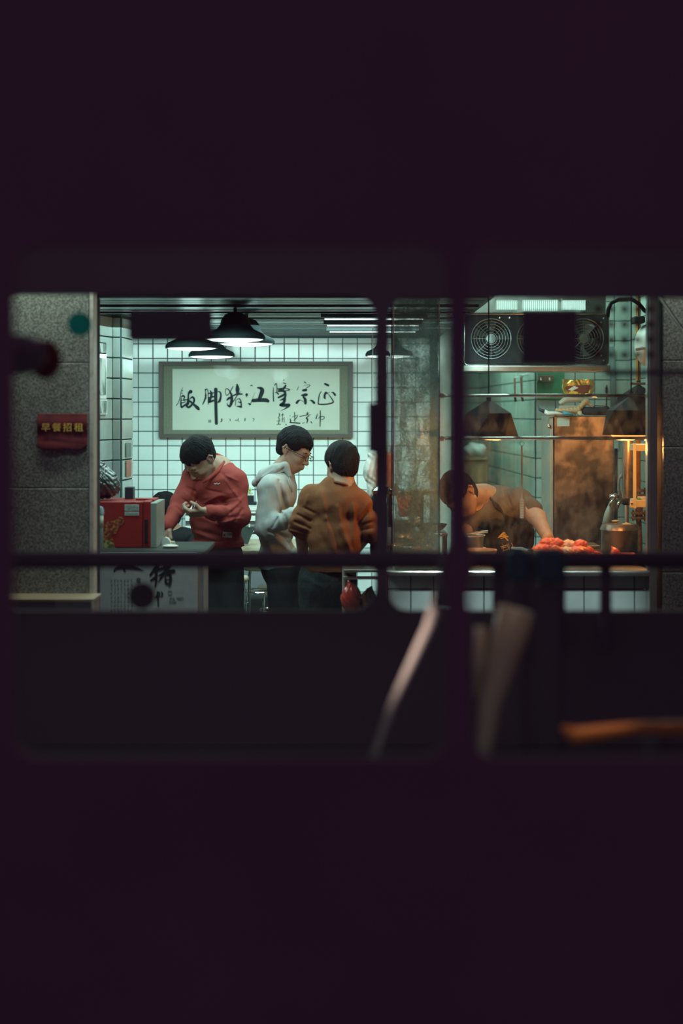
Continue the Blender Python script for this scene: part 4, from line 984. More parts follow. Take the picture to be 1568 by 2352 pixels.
# vertical conduit, black tool, pipes
cd = thing('wall_conduit', at(1257.5, 1260, 10.64), 'dark thin vertical pipe with a bulb shaped joint beside the fridge', 'pipe')
obj('pipe', MB().tube([at(1257.5, 985, 10.6), at(1257.5, 1300, 10.6)], .008, 8), M_BLACK, cd)
obj('joint', MB().ball(at(1257.5, 1034, 10.6), (.024,.024,.028), 12, 8), M_BLACK, cd, smooth=True)
obj('hook', MB().tube([at(1259, 1160, 10.58), at(1264, 1166, 10.58), at(1274, 1167, 10.58)], .006, 6), M_BLACK, cd)
cl = thing('corner_pipe', at(1408, 965, 10.3), 'grey vertical pipe in the kitchen corner right of the fans', 'pipe')
obj('pipe', MB().tube([at(1404, 796, 10.66), at(1407, 860, 10.66), at(1410, 990, 10.66)], .022, 12), mat('grey_pipe', (.22,.28,.28), .5), cl, smooth=True)
sp = thing('hanging_spatula', at(1393, 930, 10.4), 'small black handled spatula hanging between fridge and corner pipe', 'spatula')
obj('handle', pbox(MB(), 1390.5, 1395.5, 889, 903, 10.67, .02, bev=.003), M_BLACK, sp)
obj('rod', MB().tube([at(1393, 884, 10.69), at(1392, 940, 10.69)], .004, 6), M_BLACK, sp)
yp = thing('yellow_gas_pipe', at(1466, 1275, 8.9), 'orange painted gas pipe with rusty flanges on the right of the kitchen', 'pipe')
obj('pipe', MB().tube([at(1465, 560, 8.9), at(1465, 1150, 8.9)], sz(5.6, 8.9), 14), M_YPIPE, yp, smooth=True)
obj('lower_pipe', MB().tube([at(1466, 1185, 8.9), at(1468, 1240, 8.9), Vector((at(1466,0,8.9).x, 8.9, FZ))], [sz(5.6,8.9), sz(7,8.9), sz(5.6,8.9)], 14), M_IRON, yp, smooth=True)
for yy in (1126, 1137, 1178, 1189): 
    fl = obj('flange', MB().lathe(at(1467, yy+4, 8.9), [(.02,0),(.046,.002),(.048,.010),(.046,.016),(.02,.018)], 18), M_IRON, yp, ang=40)
    for k in range(6): obj('bolt', MB().lathe(at(1467, yy+5.5, 8.9)+Vector((.040*math.cos(k*PI/3+.3), .040*math.sin(k*PI/3+.3), 0)), [(.006,-.004),(.006,.03)], 6), M_IRON, fl)
obj('flange_neck', MB().tube([at(1467, 1140, 8.9), at(1467, 1190, 8.9)], .022, 12), M_IRON, yp, smooth=True)
# orange-lit rack
D = 7.9
rk = thing('cream_wall_rack', at(1473, 1168, D), 'cream steel wall rack with two shelves glowing beside the steel post', 'rack')
for (y0, y1) in ((1021, 1036), (1149, 1165)): obj('shelf', pbox(MB(), 1461, 1496, y0, y1, D, .18, bev=.002), M_CREAM, rk)
obj('upright', pbox(MB(), 1454, 1461, 1018, 1168, D-.01, .012, bev=.002), M_CREAM, rk)
obj('upright', pbox(MB(), 1431, 1433.4, 1033, 1146, D-.0, .012, bev=.001), M_STEELR, rk)
obj('bracket', pbox(MB(), 1447, 1455, 1151, 1166, D-.012, .02, bev=.002), M_CREAM, rk)
obj('bracket_bolt', MB().lathe(at(1451, 1157, D-.02), [(.001,0),(.005,.001),(.005,.01)], 10, axis='Y'), M_IRON, rk)
obj('lower_post', pbox(MB(), 1485, 1491, 1165, 1300, D+.02, .02), M_BROWN, rk)
tag(obj('folded_cloth', pbox(MB(), 1473, 1494, 1143, 1149.5, D+.02, .12, bev=.003), mat('pale_peach_cloth', (.6,.45,.34), .8)), 'pale folded cloth on the lower shelf of the cream rack', 'cloth')
tag(obj('green_leaves', MB().ball(at(1467, 1146, D+.05), (.014,.02,.008), 10, 6).ball(at(1472, 1147, D+.04), (.010,.02,.006), 10, 6), mat('green_leaf', (.08,.22,.03), .6)), 'small bunch of green leaves on the lower rack shelf', 'vegetable')
tk = thing('filter_canister', at(1442, 1150, 8.5), 'tall dull steel canister with black base left of the cream rack', 'canister')
obj('canister_pole', MB().tube([at(1439, 1158, 8.6), Vector((at(1439,0,8.6).x, 8.6, 1.0))], .012, 8), M_STEEL, tk)
obj('canister_body', MB().lathe(at(1441, 1145, 8.6), [(sz(12,8.6),0),(sz(12,8.6),sz(132,8.6)),(sz(10,8.6),sz(136,8.6))], 20), M_STEELD, tk, ang=40)
obj('canister_base', MB().lathe(at(1439, 1160, 8.6), [(sz(7,8.6),0),(sz(13,8.6),sz(4,8.6)),(sz(13,8.6),sz(16,8.6))], 16), M_BLACK, tk, ang=40)
fa = thing('kitchen_tap', at(1400, 1170, 9.0), 'steel kitchen tap with two curved outlets behind the stock pot', 'tap')
obj('supply_pipe', MB().tube([at(1426,1146,9), Vector((at(1430,0,9).x, 10.7, at(0,1146,9).z))], .010, 8), M_STEEL, fa)
obj('tap_body', MB().tube([at(1399, 1142, 9), at(1412, 1141, 9), at(1426, 1146, 9)], [.018,.022,.016], 12), M_STEELR, fa, smooth=True)
obj('spout', MB().tube([at(1412, 1146, 8.98), at(1404, 1152, 8.97), at(1400, 1162, 8.97)], .008, 10), M_STEELR, fa, smooth=True)
obj('spout', MB().tube([at(1428, 1150, 8.98), at(1420, 1156, 8.97), at(1417, 1168, 8.97)], .011, 10), M_STEEL, fa, smooth=True)
obj('hose', MB().tube([at(1429, 1150, 9), at(1420, 1125, 9), at(1421, 1100, 9), at(1431, 1085, 9)], .009, 10), mat('grey_hose', (.25,.28,.26), .4), fa, smooth=True)
obj('water_stream', MB().tube([at(1404, 1153, 8.99), at(1396, 1180, 8.99), at(1391, 1212, 8.99)], [.012,.022,.028], 12), mat('milky_hose', (.36,.44,.44), .35), fa, smooth=True)
mesh_thing('black_drain_pipe', MB().tube([at(1414, 1030, 10.6), Vector((at(1414,0,10.6).x, 10.6, FZ))], sz(4.2, 10.6), 12), M_BLACK, 'black vertical pipe just right of the fridge', 'pipe', smooth=True)
mesh_thing('white_switch', pbox(MB(), 1411, 1420, 1008, 1034, 10.665, .035, bev=.003), M_WHITE, 'small white switch box right of the fridge top', 'switch')
# stock pot
D = 8.25
sp_ = thing('stock_pot', at(1422, 1290, D), 'large lidded steel stock pot at the right behind the counter', 'pot')
c = at(1422, 1285, D)
R_ = sz(42, D); hh = c.z*0+at(0,1216,D).z-at(0,1277,8.0).z; c.z = at(0,1277,8.0).z
obj('pot_body', MB().lathe(c, [(R_*.96, 0), (R_, .01), (R_, hh-.01), (R_*1.05, hh)], 32), M_STEELD, sp_, ang=40)
obj('pot_lid', MB().lathe(c+Vector((0,0,hh)), [(R_*1.06, 0), (R_*1.02, sz(6,D)), (R_*.98, sz(9,D)), (R_*.93, sz(12.5,D)), (.001, sz(14,D))], 32), M_STEELD, sp_, ang=35)
obj('lid_knob', MB().lathe(at(1412, 1213, D)+Vector((0,-.02,0)), [(.014, -.01), (.009, .012), (.007, .03), (.022, .038), (.022, .044), (.001, .048)], 14), M_YEL, sp_, ang=40)
obj('lid_handle', MB().tube([at(1427,1214,D-.03), at(1430,1206,D-.03), at(1438,1203.5,D-.03), at(1446,1206,D-.03), at(1450,1213,D-.03)], .009, 10), M_YEL, sp_, smooth=True)
mesh_thing('counter_shelf', pbox(MB(), 1345, 1490, 1277, 1300, 8.0, .6, bev=.004), M_STEELD, 'steel cooking bench carrying the stock pot', 'bench')
sf = bpy.data.objects['counter_shelf']
obj('bench_leg', MB().tube([at(1350,1295,8.1), Vector((at(1350,0,8.1).x, 8.1, FZ))], .02, 8).tube([at(1480,1295,8.1), Vector((at(1480,0,8.1).x, 8.1, FZ))], .02, 8), M_STEEL, sf)
mesh_thing('steel_tray_edge', pbox(MB(), 1350, 1378, 1253, 1262, 8.05, .2, bev=.003), M_STEEL, 'small steel tray on the bench between the meat and the stock pot', 'tray')
# cutting board / bowls / meat on counter
M_TRAY = mat('orange_wood_bowl', (0.55,0.27,0.13), .45)  # plain orange wood colour
def bowl(px, py_rim, rpx, hpx, D, m, name, lab, cat='bowl', sink=0):
    c = at(px, py_rim, D); R = sz(rpx, D); H = c.z-zt if sink == 0 else sz(hpx, D)
    H = max(H, .02)
    t = tag(obj(name, MB().lathe((c.x, c.y, c.z-H), [(R*.70, 0), (R*.86, H*.3), (R*.98, H*.85), (R, H), (R*.95, H), (R*.82, H*.35), (R*.6, .012), (.001, .010)], 32), m, ang=35), lab, cat)
    return t
bowl(1098, 1262, 43, 22, 7.3, M_TRAY, 'wooden_bowl', 'wide orange wooden bowl at the front left of the counter, below the steel pot')
bowl(978, 1259, 33, 16, 7.18, M_TRAY, 'wooden_bowl', 'orange wooden bowl behind the steamed pane')
bowl(1222, 1263, 24, 14, 7.2, M_TRAY, 'wooden_bowl', 'small orange wooden dish under the left end of the meat heap')
spn = thing('lidded_pan', at(1082, 1262, 7.62), 'steel pot with a flat tilted lid behind the wide wooden bowl', 'pot')
c = at(1080, 1300, 7.62); c.z = zt; hp = at(0, 1229, 7.62).z-zt
obj('pot_body', MB().lathe(c, [(sz(27,7.6), 0), (sz(31,7.6), hp-.004), (sz(33,7.6), hp)], 28), M_STEEL, spn, ang=40)
obj('flat_lid', MB().tube([at(1045, 1227, 7.6), at(1120, 1221, 7.6)], .006, 10), M_STEELR, spn)
obj('pot_rim', MB().ring(at(1080, 1229, 7.62), sz(33,7.6), .004, 30, 6, axis='Z'), M_STEELR, spn)
kn = thing('carving_knife', at(1195, 1262, 7.12), 'pale bladed knife resting on the dish left of the meat', 'knife')
obj('blade', MB().poly([(p.x, p.z) for p in [at(x, y, 7.12) for x, y in ((1174,1256.5),(1200,1257),(1214,1262),(1210,1264),(1174,1260.5))]], 7.12, 7.135), M_WHITE, kn)
obj('handle', MB().tube([at(1211,1262.6,7.128), at(1224,1264,7.128)], .006, 8), M_BLACK, kn)
# meat
import itertools
def meat(px, py, rx, rz, seed, m, lab, dd=0.0, cat='meat', name='pork_knuckle', grp='glazed pork pieces heaped on the counter'):
    c = at(px, py, 7.3+dd); r_ = np.random.default_rng(seed); RX, RZ = sz(rx*1.2, 7.3), sz(rz*1.15, 7.3)
    prim = [ell(c, (RX*.8, RX*.7, RZ*.8))]
    for k in range(7):
        o = r_.normal(size=3); o /= np.linalg.norm(o)
        cc = np.array(c)+o*np.array((RX, RX*.7, RZ))*.55; prim.append(ell(cc, np.array((RX*r_.uniform(.7,1.3), RX, RZ*r_.uniform(.7,1.2)))*r_.uniform(.25, .5)))
    U_ = union(prim, .012)
    ph_ = r_.uniform(0, 6, 3)
    def f(p):
        return U_(p)+.0016*np.sin(p[:,0]*230+ph_[0]+2*np.sin(p[:,2]*110))*np.sin(p[:,2]*250+ph_[1])*1.2
    o = sdf_mesh(name, f, (c.x-RX*1.5, c.y-RX*1.4, c.z-RZ*1.5), (c.x+RX*1.5, c.y+RX*1.4, c.z+RZ*1.5), .003, m, None)
    return tag(o, lab, cat, grp)
meat(1248, 1262, 24, 14, 1, M_PORK, 'leftmost glazed pork knuckle of the heap, low and broad')
meat(1258, 1247, 22, 11, 2, M_PORK, 'glazed pork knuckle on top at the left of the heap', .05)
meat(1277, 1246, 16, 10, 3, M_PORK, 'rounded glazed pork lump at the crest of the left heap', .02)
meat(1272, 1264, 20, 13, 4, M_PORK, 'dark red glazed pork piece in front of the left heap', -.06)
meat(1305, 1252, 18, 14, 5, M_FAT, 'pale fatty pork piece in the middle of the heap', .08)
meat(1297, 1266, 20, 12, 6, M_FAT, 'cream and orange pork piece low in the middle', -.03)
meat(1333, 1250, 17, 12, 7, M_PORK, 'glazed pork knuckle at the crest of the right heap', .04)
meat(1330, 1266, 24, 13, 8, M_PORK, 'broad glazed pork piece at the front of the right heap', -.04)
meat(1349, 1266, 16, 12, 9, M_PORK, 'rightmost glazed pork piece sloping down from the heap', .03)
c = at(1415, 1268, 7.4)
o = sdf_mesh('pork_ear', lambda p: cap(at(1404,1257,7.4), at(1412,1268,7.4), .003,.012)(p) if False else union([cap(at(1404,1256,7.4), at(1412,1266,7.4), .004,.014), cap(at(1412,1268,7.4), at(1426,1276,7.4), .019,.013), ell(at(1411,1275,7.4), (.022,.03,.022))], .012)(p), (c.x-.07, 7.34, c.z-.06), (c.x+.07, 7.46, c.z+.06), .003, mat('bright_red_glaze', (.85,.10,.05), .25, coat=.6), None)
tag(o, 'pointed red glazed pork ear standing alone on the right of the counter', 'meat')
meat(1436, 1276, 8, 6, 11, M_PORK, 'small red glazed morsel next to the pointed ear', .08, name='pork_morsel', grp='small glazed morsels by the ear')
meat(1453, 1276, 9, 6, 12, M_PORK, 'small red glazed morsel farther right of the pointed ear', .08, name='pork_morsel', grp='small glazed morsels by the ear')
mt = thing('meat_tray', at(1300, 1285, 7.3), 'shallow steel tray under the heap of glazed pork', 'tray')
mt2 = at(1310, 0, 7.32)
obj('tray_base', MB().rbox((mt2.x, 7.32, zt+.012), (.36, .26, .024), .006), M_STEEL, mt)
obj('tray_filling', MB().rbox((mt2.x, 7.32, zt+.035), (.32, .22, .03), .012), M_PORK, mt)
mt3 = thing('morsel_tray', at(1430, 1285, 7.42), 'small steel tray under the pointed pork ear', 'tray')
obj('tray_base', MB().rbox((at(1430,0,7.42).x, 7.42, zt+.01), (.15, .18, .02), .004), M_STEEL, mt3)
obj('tray_wall', MB().rbox((at(1430,0,7.42).x, 7.42, zt+.025), (.12, .15, .02), .004), M_BROWN, mt3)
# left side of kitchen behind the steamed pane
bs = bowl(950, 1232, 52, 40, 7.75, M_STEEL, 'steel_basin', 'large steel basin behind the steamed pane', 'basin')
fp_ = thing('wide_flat_pan', at(935, 1270, 7.35), 'wide shallow steel pan with glowing rim behind the steamed pane', 'pan')
c = at(935, 1251, 7.50)
obj('pan_body', MB().lathe((c.x, c.y, zt), [(.08, 0), (.10, .01), (.112, c.z-zt), (.106, c.z-zt), (.09, .015), (.001, .014)], 32), M_STEEL, fp_, ang=40)
obj('pan_rim', MB().ring(c, .112, .0035, 36, 6, axis='Z'), M_STEELR, fp_)
tg = thing('steel_tongs', at(999, 1232, 7.7), 'bent steel tongs standing in the basin', 'tongs')
obj('tong_arms', MB().tube([at(990,1228,7.7), at(994,1208,7.7), at(998,1203,7.7), at(1002,1208,7.7), at(1005,1228,7.7)], .004, 8), M_STEELR, tg, smooth=True)
obj('dark_bend', MB().tube([at(994.5,1206,7.698), at(998,1202.5,7.698), at(1001.5,1206,7.698)], .0052, 8), M_BLACK, tg, smooth=True)
ld = thing('serving_ladle', at(985, 1230, 7.66), 'small steel ladle resting in the basin left of the tongs', 'ladle')
obj('ladle_bowl', MB().ball(at(986,1226,7.66), (.014,.014,.009)), M_STEELR, ld, smooth=True)
obj('ladle_handle', MB().tube([at(987,1225,7.66), at(1014,1226,7.66)], .003, 6), M_STEELR, ld)
mesh_thing('black_crate', pbox(MB(), 900, 944, 1201, 1221, 8.1, .25, bev=.006), M_BLACK, 'black crate on the left behind the steamed pane', 'crate')
mesh_thing('black_wok', MB().lathe(at(990, 1220, 8.1)+Vector((0,.02,0)), [(.05,0),(.075,.02),(.088,.038),(.084,.038),(.05,.01),(.001,.008)], 28), M_BLACK, 'black pan on the right behind the steamed pane', 'pan', ang=35)
mesh_thing('steel_prep_table', pbox(MB(), 893, 1028, 1226, 1232, 7.97, .45, bev=.003), M_STEELD, 'steel prep table behind the basin and crate', 'table')
pt_ = bpy.data.objects['steel_prep_table']
for px in (900, 1020): obj('leg', MB().tube([at(px,1230,8.2), Vector((at(px,0,8.2).x, 8.2, FZ))], .015, 8), M_STEEL, pt_)
sh = thing('wall_shelf', at(950, 1137, 8.5), 'brown steel shelf on a post behind the steamed pane', 'shelf')
R2 = Matrix.Rotation(math.radians(-2), 3, 'Y')
obj('board', MB().box(at(954, 1131, 8.5), (sz(100, 8.5), .22, sz(8, 8.5)), rot=R2), M_BROWN, sh)
obj('post', pbox(MB(), 965, 972.5, 1136, 1228, 8.52, .03), M_STEELD, sh)
obj('slanted_panel', MB().poly([(p.x, p.z) for p in [at(x, y, 8.55) for x, y in ((905,1137),(905,1112),(911,1110),(919,1130))]], 8.55, 8.57), M_BROWN, sh)
rb = thing('red_food_bag', at(940, 1186, 8.35), 'red printed food bag with white swoosh under the brown shelf', 'bag')
def rbf(p):
    q = p-np.array(at(940, 1163, 8.35), 'f'); d = np.maximum(np.maximum(np.abs(q[:,0]+q[:,2]*.12)-.062, np.abs(q[:,2])-.054), np.abs(q[:,1])-.022*(1-.5*np.abs(q[:,2])/.06))
    return d-.004+.0022*np.sin(q[:,0]*130+q[:,2]*170)
a = at(940, 1163, 8.35)
sdf_mesh('bag_body', rbf, (a.x-.09, 8.30, a.z-.075), (a.x+.09, 8.40, a.z+.075), .003, M_RPLAS, rb)
patch('white_swoosh', [(930,1170),(938,1168),(946,1163),(951,1164),(944,1170),(940,1176),(933,1178)], 8.315, M_WPLAS, rb)
patch('white_swoosh', [(944,1158),(950,1155),(960,1155),(957,1158),(948,1160)], 8.315, M_WPLAS, rb)
patch('white_swoosh', [(944,1180),(955,1171),(956,1175),(948,1181)], 8.315, M_WPLAS, rb)
text_mesh('bag_lettering', '名', at(934, 1150, 8.31), .016, M_INK, rb); text_mesh('bag_lettering', '山', at(934, 1160, 8.31), .016, M_INK, rb)
obj('gold_dot', MB().lathe(at(942, 1147, 8.315), [(.001,-.002),(.005,-.0015),(.005,.001)], 12, axis='Y'), M_GOLD, rb)
c = at(948, 1197, 8.2)
o = sdf_mesh('crumpled_wrapper', lambda p: ell(c, (.042,.03,.036))(p)+.006*np.sin(p[:,0]*150+3*np.sin(p[:,2]*80))*np.sin(p[:,2]*170), (c.x-.06, 8.15, c.z-.055), (c.x+.06, 8.25, c.z+.055), .003, M_WPLAS, None)
tag(o, 'crumpled whitish wrapper between the crate and the red food bag', 'wrapper')
# far left of kitchen: box and bag seen under the left heat lamp
cb = thing('cardboard_box', at(1098, 1108, 12.5), 'brown cardboard box stacked in the corridor under the left heat lamp', 'box')
obj('box_body', pbox(MB(), 1062, 1120, 1056, 1110, 12.5, .3, bev=.006), M_CARD, cb)
obj('box_flap', pbox(MB(), 1062, 1120, 1051, 1056, 12.48, .02), M_CARD, cb)
obj('lower_crate', pbox(MB(), 1060, 1122, 1111, 1420, 12.5, .35, bev=.006), M_CARD, cb)
c = at(1092, 1034, 12.5)
o = sdf_mesh('pale_sack', lambda p: ell(c+Vector((0,.12,0)), (.10,.09,.062))(p)+.006*np.sin(p[:,0]*60+p[:,2]*50), (c.x-.14, c.y, c.z-.09), (c.x+.14, c.y+.25, c.z+.09), .006, M_WPLAS, None)
tag(o, 'pale green-white sack lying on the cardboard box', 'sack')
# white shell (wall fan back) with tape, black cable
wfn = thing('white_round_fan', at(1478, 842, 8.2), 'white round wall fan cut off by the steel post, tape on its shell', 'fan')
obj('fan_shell', MB().ball(at(1490, 793, 8.3), (sz(33,8.3), .10, sz(50,8.3)), 24, 16), M_WHITE, wfn, smooth=True)
obj('tape_band', MB().box(at(1474, 801, 8.215), (sz(30,8.2), .012, sz(6,8.2)), rot=Matrix.Rotation(math.radians(-8), 3, 'Y')), mat('shiny_tape', (.8,.85,.82), .25), wfn)
obj('motor', pbox(MB(), 1456, 1482, 726, 742, 8.25, .12, bev=.01), M_BLACK, wfn)
mesh_thing('shelf_rod', MB().tube([at(1446, 881, 8.15), Vector((2.05, 8.15, at(0,881,8.15).z))], .007, 8), M_STEEL, 'short steel rod under the white fan', 'rod')
mesh_thing('black_cable', MB().tube([at(1395,728,8.0), at(1396,712,8.0), at(1403,696,8.0), at(1420,688,8.0), at(1450,687,8.0), at(1467,698,8.0), at(1480,714,8.0), at(1493,721,8.0)], .011, 10), M_BLACK, 'thick black cable looping above the kitchen at the right', 'cable', smooth=True)
cb2 = thing('beaded_cable', at(1545, 735, 6.85), 'thin pale beaded cable crossing the right granite pier', 'cable')
p0, p1 = at(1508, 678, 6.86), at(1590, 795, 6.86)
obj('cord', MB().tube([p0+Vector((.012,0,0)), p1+Vector((.012,0,0))], .0035, 8), M_BLACK, cb2)
m2 = MB(); m4 = MB()
for k in range(90):
    p = p0.lerp(p1, k/89); m2.ball(p, .0024, 6, 4); m4.ball(p+Vector((.007,-.002,0)), .002, 6, 4)
tag(obj('bead_row', m2, M_ALU, cb2), kind='stuff'); tag(obj('bead_row', m4, M_ALU, cb2), kind='stuff')
# ---------------------------------------------------------------- people
def nrm(v): v = Vector(v); return v.normalized()
def frame(F, U):
    F = nrm(F); U = Vector(U); U = (U-F*F.dot(U)).normalized(); return F, U.cross(F), U
def near(f, c, r):
    c = np.array(c, 'f')
    def g(p):
        q = np.linalg.norm(p-c, axis=1); out = q-r*.75; mk = q < r
        out = np.maximum(out, .02)
        if mk.any(): out[mk] = f(p[mk])
        return out
    return g
def head_f(c, F, U, s=1.0, neck=None, jaw=1.0):
    F, Y, U = frame(F, U); R = np.stack([np.array(F), np.array(Y), np.array(U)], 1)
    L = lambda x, y, z: Vector(c)+(F*x+Y*y+U*z)*s
    P = [ell(L(-.012,0,.045), (.096*s,.076*s,.084*s), R), ell(L(.022,0,-.020), (.070*s,.064*s,.085*s), R),
         ell(L(.045,0,-.072), (.040*s,.044*s*jaw,.036*s), R), cap(L(.0,.048*jaw,-.05), L(.05,.022,-.088), .022*s, .018*s), cap(L(.0,-.048*jaw,-.05), L(.05,-.022,-.088), .022*s, .018*s),
         cap(L(.078,.034,.022), L(.086,.008,.020), .009*s), cap(L(.078,-.034,.022), L(.086,-.008,.020), .009*s),
         ell(L(.060,.036,-.026), (.022*s,.018*s,.018*s), R), ell(L(.060,-.036,-.026), (.022*s,.018*s,.018*s), R)]
    skull = union(P, .022*s)
    sock = [ell(L(.098,y,.002), (.020*s,.018*s,.012*s), R) for y in (.031, -.031)]
    Q = [cap(L(.086,0,.008), L(.107,0,-.030), .0075*s, .0115*s), ell(L(.100,.011,-.035), (.010*s,.008*s,.007*s), R), ell(L(.100,-.011,-.035), (.010*s,.008*s,.007*s), R),
         cap(L(.084,.018,-.0585), L(.093,0,-.056), .005*s, .0068*s), cap(L(.084,-.018,-.0585), L(.093,0,-.056), .005*s, .0068*s),
         cap(L(.083,.015,-.067), L(.091,0,-.069), .005*s, .0075*s), cap(L(.083,-.015,-.067), L(.091,0,-.069), .005*s, .0075*s),
         ell(L(.078,.031,.002), (.012*s,.014*s,.008*s), R), ell(L(.078,-.031,.002), (.012*s,.014*s,.008*s), R)]
    ears = []
    for sg in (1, -1):
        e0 = L(-.012, sg*.073, .0); pts = [L(-.002,sg*.072,.022), L(-.020,sg*.084,.026), L(-.030,sg*.086,.008), L(-.022,sg*.082,-.014), L(-.006,sg*.074,-.030)]
        ears += [cap(a_, b_, .0048*s, .0045*s) for a_, b_ in zip(pts, pts[1:])]+[ell(L(-.013,sg*.075,.0), (.014*s,.004*s,.024*s), R)]
    fe = union(ears, .006); fq = union(Q, .008)
    def f(p):
        d = skull(p)
        for g in sock: d = -smin(-d, g(p), .012*s)
        d = smin(d, fq(p), .009*s); d = smin(d, fe(p), .008*s)
        return d
    return near(f, L(0,0,.01), .19*s), L, R
def hair_f(c, F, U, s=1.0, cpl=.035, nape=-.06, thick=.0, seed=0, slope=(.75,-.66), long=0.0, side=0.0, taper=.14, ragg=.010):
    F, Y, U = frame(F, U); R = np.stack([np.array(F), np.array(Y), np.array(U)], 1); c = np.array(c, 'f')
    e1 = ell((-.013,0,.046), (.103+thick, .084+thick, .092+thick)); e2 = ell((-.045,0,-.01), (.068+thick, .078+thick, .085+long))
    r_ = np.random.default_rng(seed); ph = r_.uniform(0, 6, 6)
    def f(p):
        q = ((p-c) @ R)/s
        d = smin(e1(q), e2(q), .03)+np.clip((.045-q[:,2])*taper, 0, .03)
        ang = np.arctan2(q[:,1], q[:,0]-.01)
        st = .0008*np.sin(ang*34+ph[0]+6*np.sin(q[:,2]*30+ph[1]))+.0007*np.sin(ang*61+q[:,2]*90+ph[2])
        d = d+st+.0022*np.sin(q[:,0]*62+ph[3]+3*q[:,2]*20)*np.sin(q[:,1]*55+q[:,2]*30+ph[5])+.0012*np.sin(q[:,0]*130+ph[1])*np.sin(q[:,1]*120+q[:,2]*90)
        cut = slope[0]*q[:,0]+slope[1]*q[:,2]-cpl+ragg*np.sin(q[:,1]*110+ph[4])*np.sin(q[:,1]*47+1)+ragg*.4*np.sin(q[:,1]*260+q[:,2]*80)+side*np.abs(q[:,1])
        d = np.maximum(d, cut); d = np.maximum(d, nape-q[:,2])
        ear = np.sqrt((q[:,0]+.008)**2+(q[:,2]+.004)**2)-.024-.0*q[:,1]
        d = np.maximum(d, np.where(np.abs(q[:,1]) > .06, -ear, -1))
        return d*s*.9
    return f
def hand_f(wr, fd, pn, thumb, curl=.35, s=1.0, curls=None, tcurl=.3, spread=.05):
    """wr wrist, fd direction of fingers, pn back-of-hand normal, thumb sign along fd x pn"""
    fd = nrm(fd); pn = Vector(pn); pn = (pn-fd*fd.dot(pn)).normalized(); b = fd.cross(pn)*thumb; wr = Vector(wr)
    P = []; curls = curls or [curl]*4
    Ls = [.072,.080,.074,.058]
    for i in range(4):
        o = (1.5-i)*.0195*s; kn = wr+fd*(.088-.004*abs(i-1.2))*s+b*o
        P.append(cap(wr+fd*.01*s+b*o*.75, kn, .0135*s, .0115*s))
        d = (fd+b*(1.5-i)*spread).normalized(); p0 = kn
        for j, (fr_, r0, r1) in enumerate(((.46,.0096,.0088),(.30,.0088,.0080),(.24,.0080,.0066))):
            q = Matrix.Rotation(-curls[i]*(1.0+.25*j), 3, fd.cross(pn)) @ d if False else None
            a_ = curls[i]*(1.0+.25*j)
            d = (d*math.cos(a_)-pn*math.sin(a_)*1.0).normalized() if j == 0 else (d*math.cos(a_)+((-pn)-d*(-pn).dot(d)).normalized()*math.sin(a_)).normalized() if abs((-pn).dot(d)) < .98 else (d*math.cos(a_)-fd*math.sin(a_)).normalized()
            p1 = p0+d*Ls[i]*fr_*s; P.append(cap(p0, p1, r0*s, r1*s)); p0 = p1
    tb = wr+fd*.028*s+b*.030*s; t1 = tb+(fd*.6+b*.55-pn*tcurl).normalized()*.038*s; t2 = t1+(fd*.9+b*.05-pn*tcurl*1.4).normalized()*.030*s
    P += [cap(wr+fd*.012*s+b*.012*s, tb, .016*s, .014*s), cap(tb, t1, .0125*s, .0105*s), cap(t1, t2, .0105*s, .0082*s)]
    return near(union(P, .006*s), wr+fd*.07*s, .17*s)
def folds_f(folds):
    FO = [tuple(map(float, q)) for q in folds]
    def g(p):
        px = 784+p[:,0]/p[:,1]*FPX; py = HOR-(p[:,2]-EYE)/p[:,1]*FPX; d = 0
        for (x1, y1, x2, y2, w_, am) in FO:
            dx, dy = x2-x1, y2-y1; t = np.clip(((px-x1)*dx+(py-y1)*dy)/(dx*dx+dy*dy), 0, 1)
            q = ((px-x1-t*dx)**2+(py-y1-t*dy)**2)/(w_*w_); d = d+am*np.exp(-q)*(1-.35*np.abs(2*t-1))
        return d
    return g
def bounds(pts, pad):
    a = np.array([list(p) for p in pts]); return a.min(0)-pad, a.max(0)+pad
def eyes_brows(root, L, s=1.0, brow=True, closed=True, lips=True, dark=M_HAIR):
    for sg in (1, -1):
        if brow: obj('eyebrow', MB().tube([L(.090,sg*.012,.021), L(.092,sg*.028,.027), L(.080,sg*.046,.022)], [.0025*s,.0034*s,.0018*s], 6), dark, root, smooth=True)
        obj('eyelashes', MB().tube([L(.0885,sg*.018,-.001), L(.0915,sg*.030,-.004), L(.084,sg*.043,.000)], [.0012*s,.0018*s,.0012*s], 6), dark, root, smooth=True)
    if lips: obj('mouth', MB().tube([L(.086,.020,-.0625), L(.0955,0,-.0625), L(.086,-.020,-.0625)], [.0022*s,.0040*s,.0022*s], 6), mat('lips_%d' % random.randint(0, 10**6), (.38,.13,.10), .5), root, smooth=True)
def shoe(root, an, fd, m):
    fd = nrm(fd); c = Vector((an.x, an.y, FZ+.035))
    obj('shoe', MB().rbox(c+fd*.06+Vector((0,0,-.005)), (.09, .26, .06), .028, rot=Matrix.Rotation(math.atan2(fd.y, fd.x)-PI/2, 3, 'Z'), n=3), m, root, smooth=True)
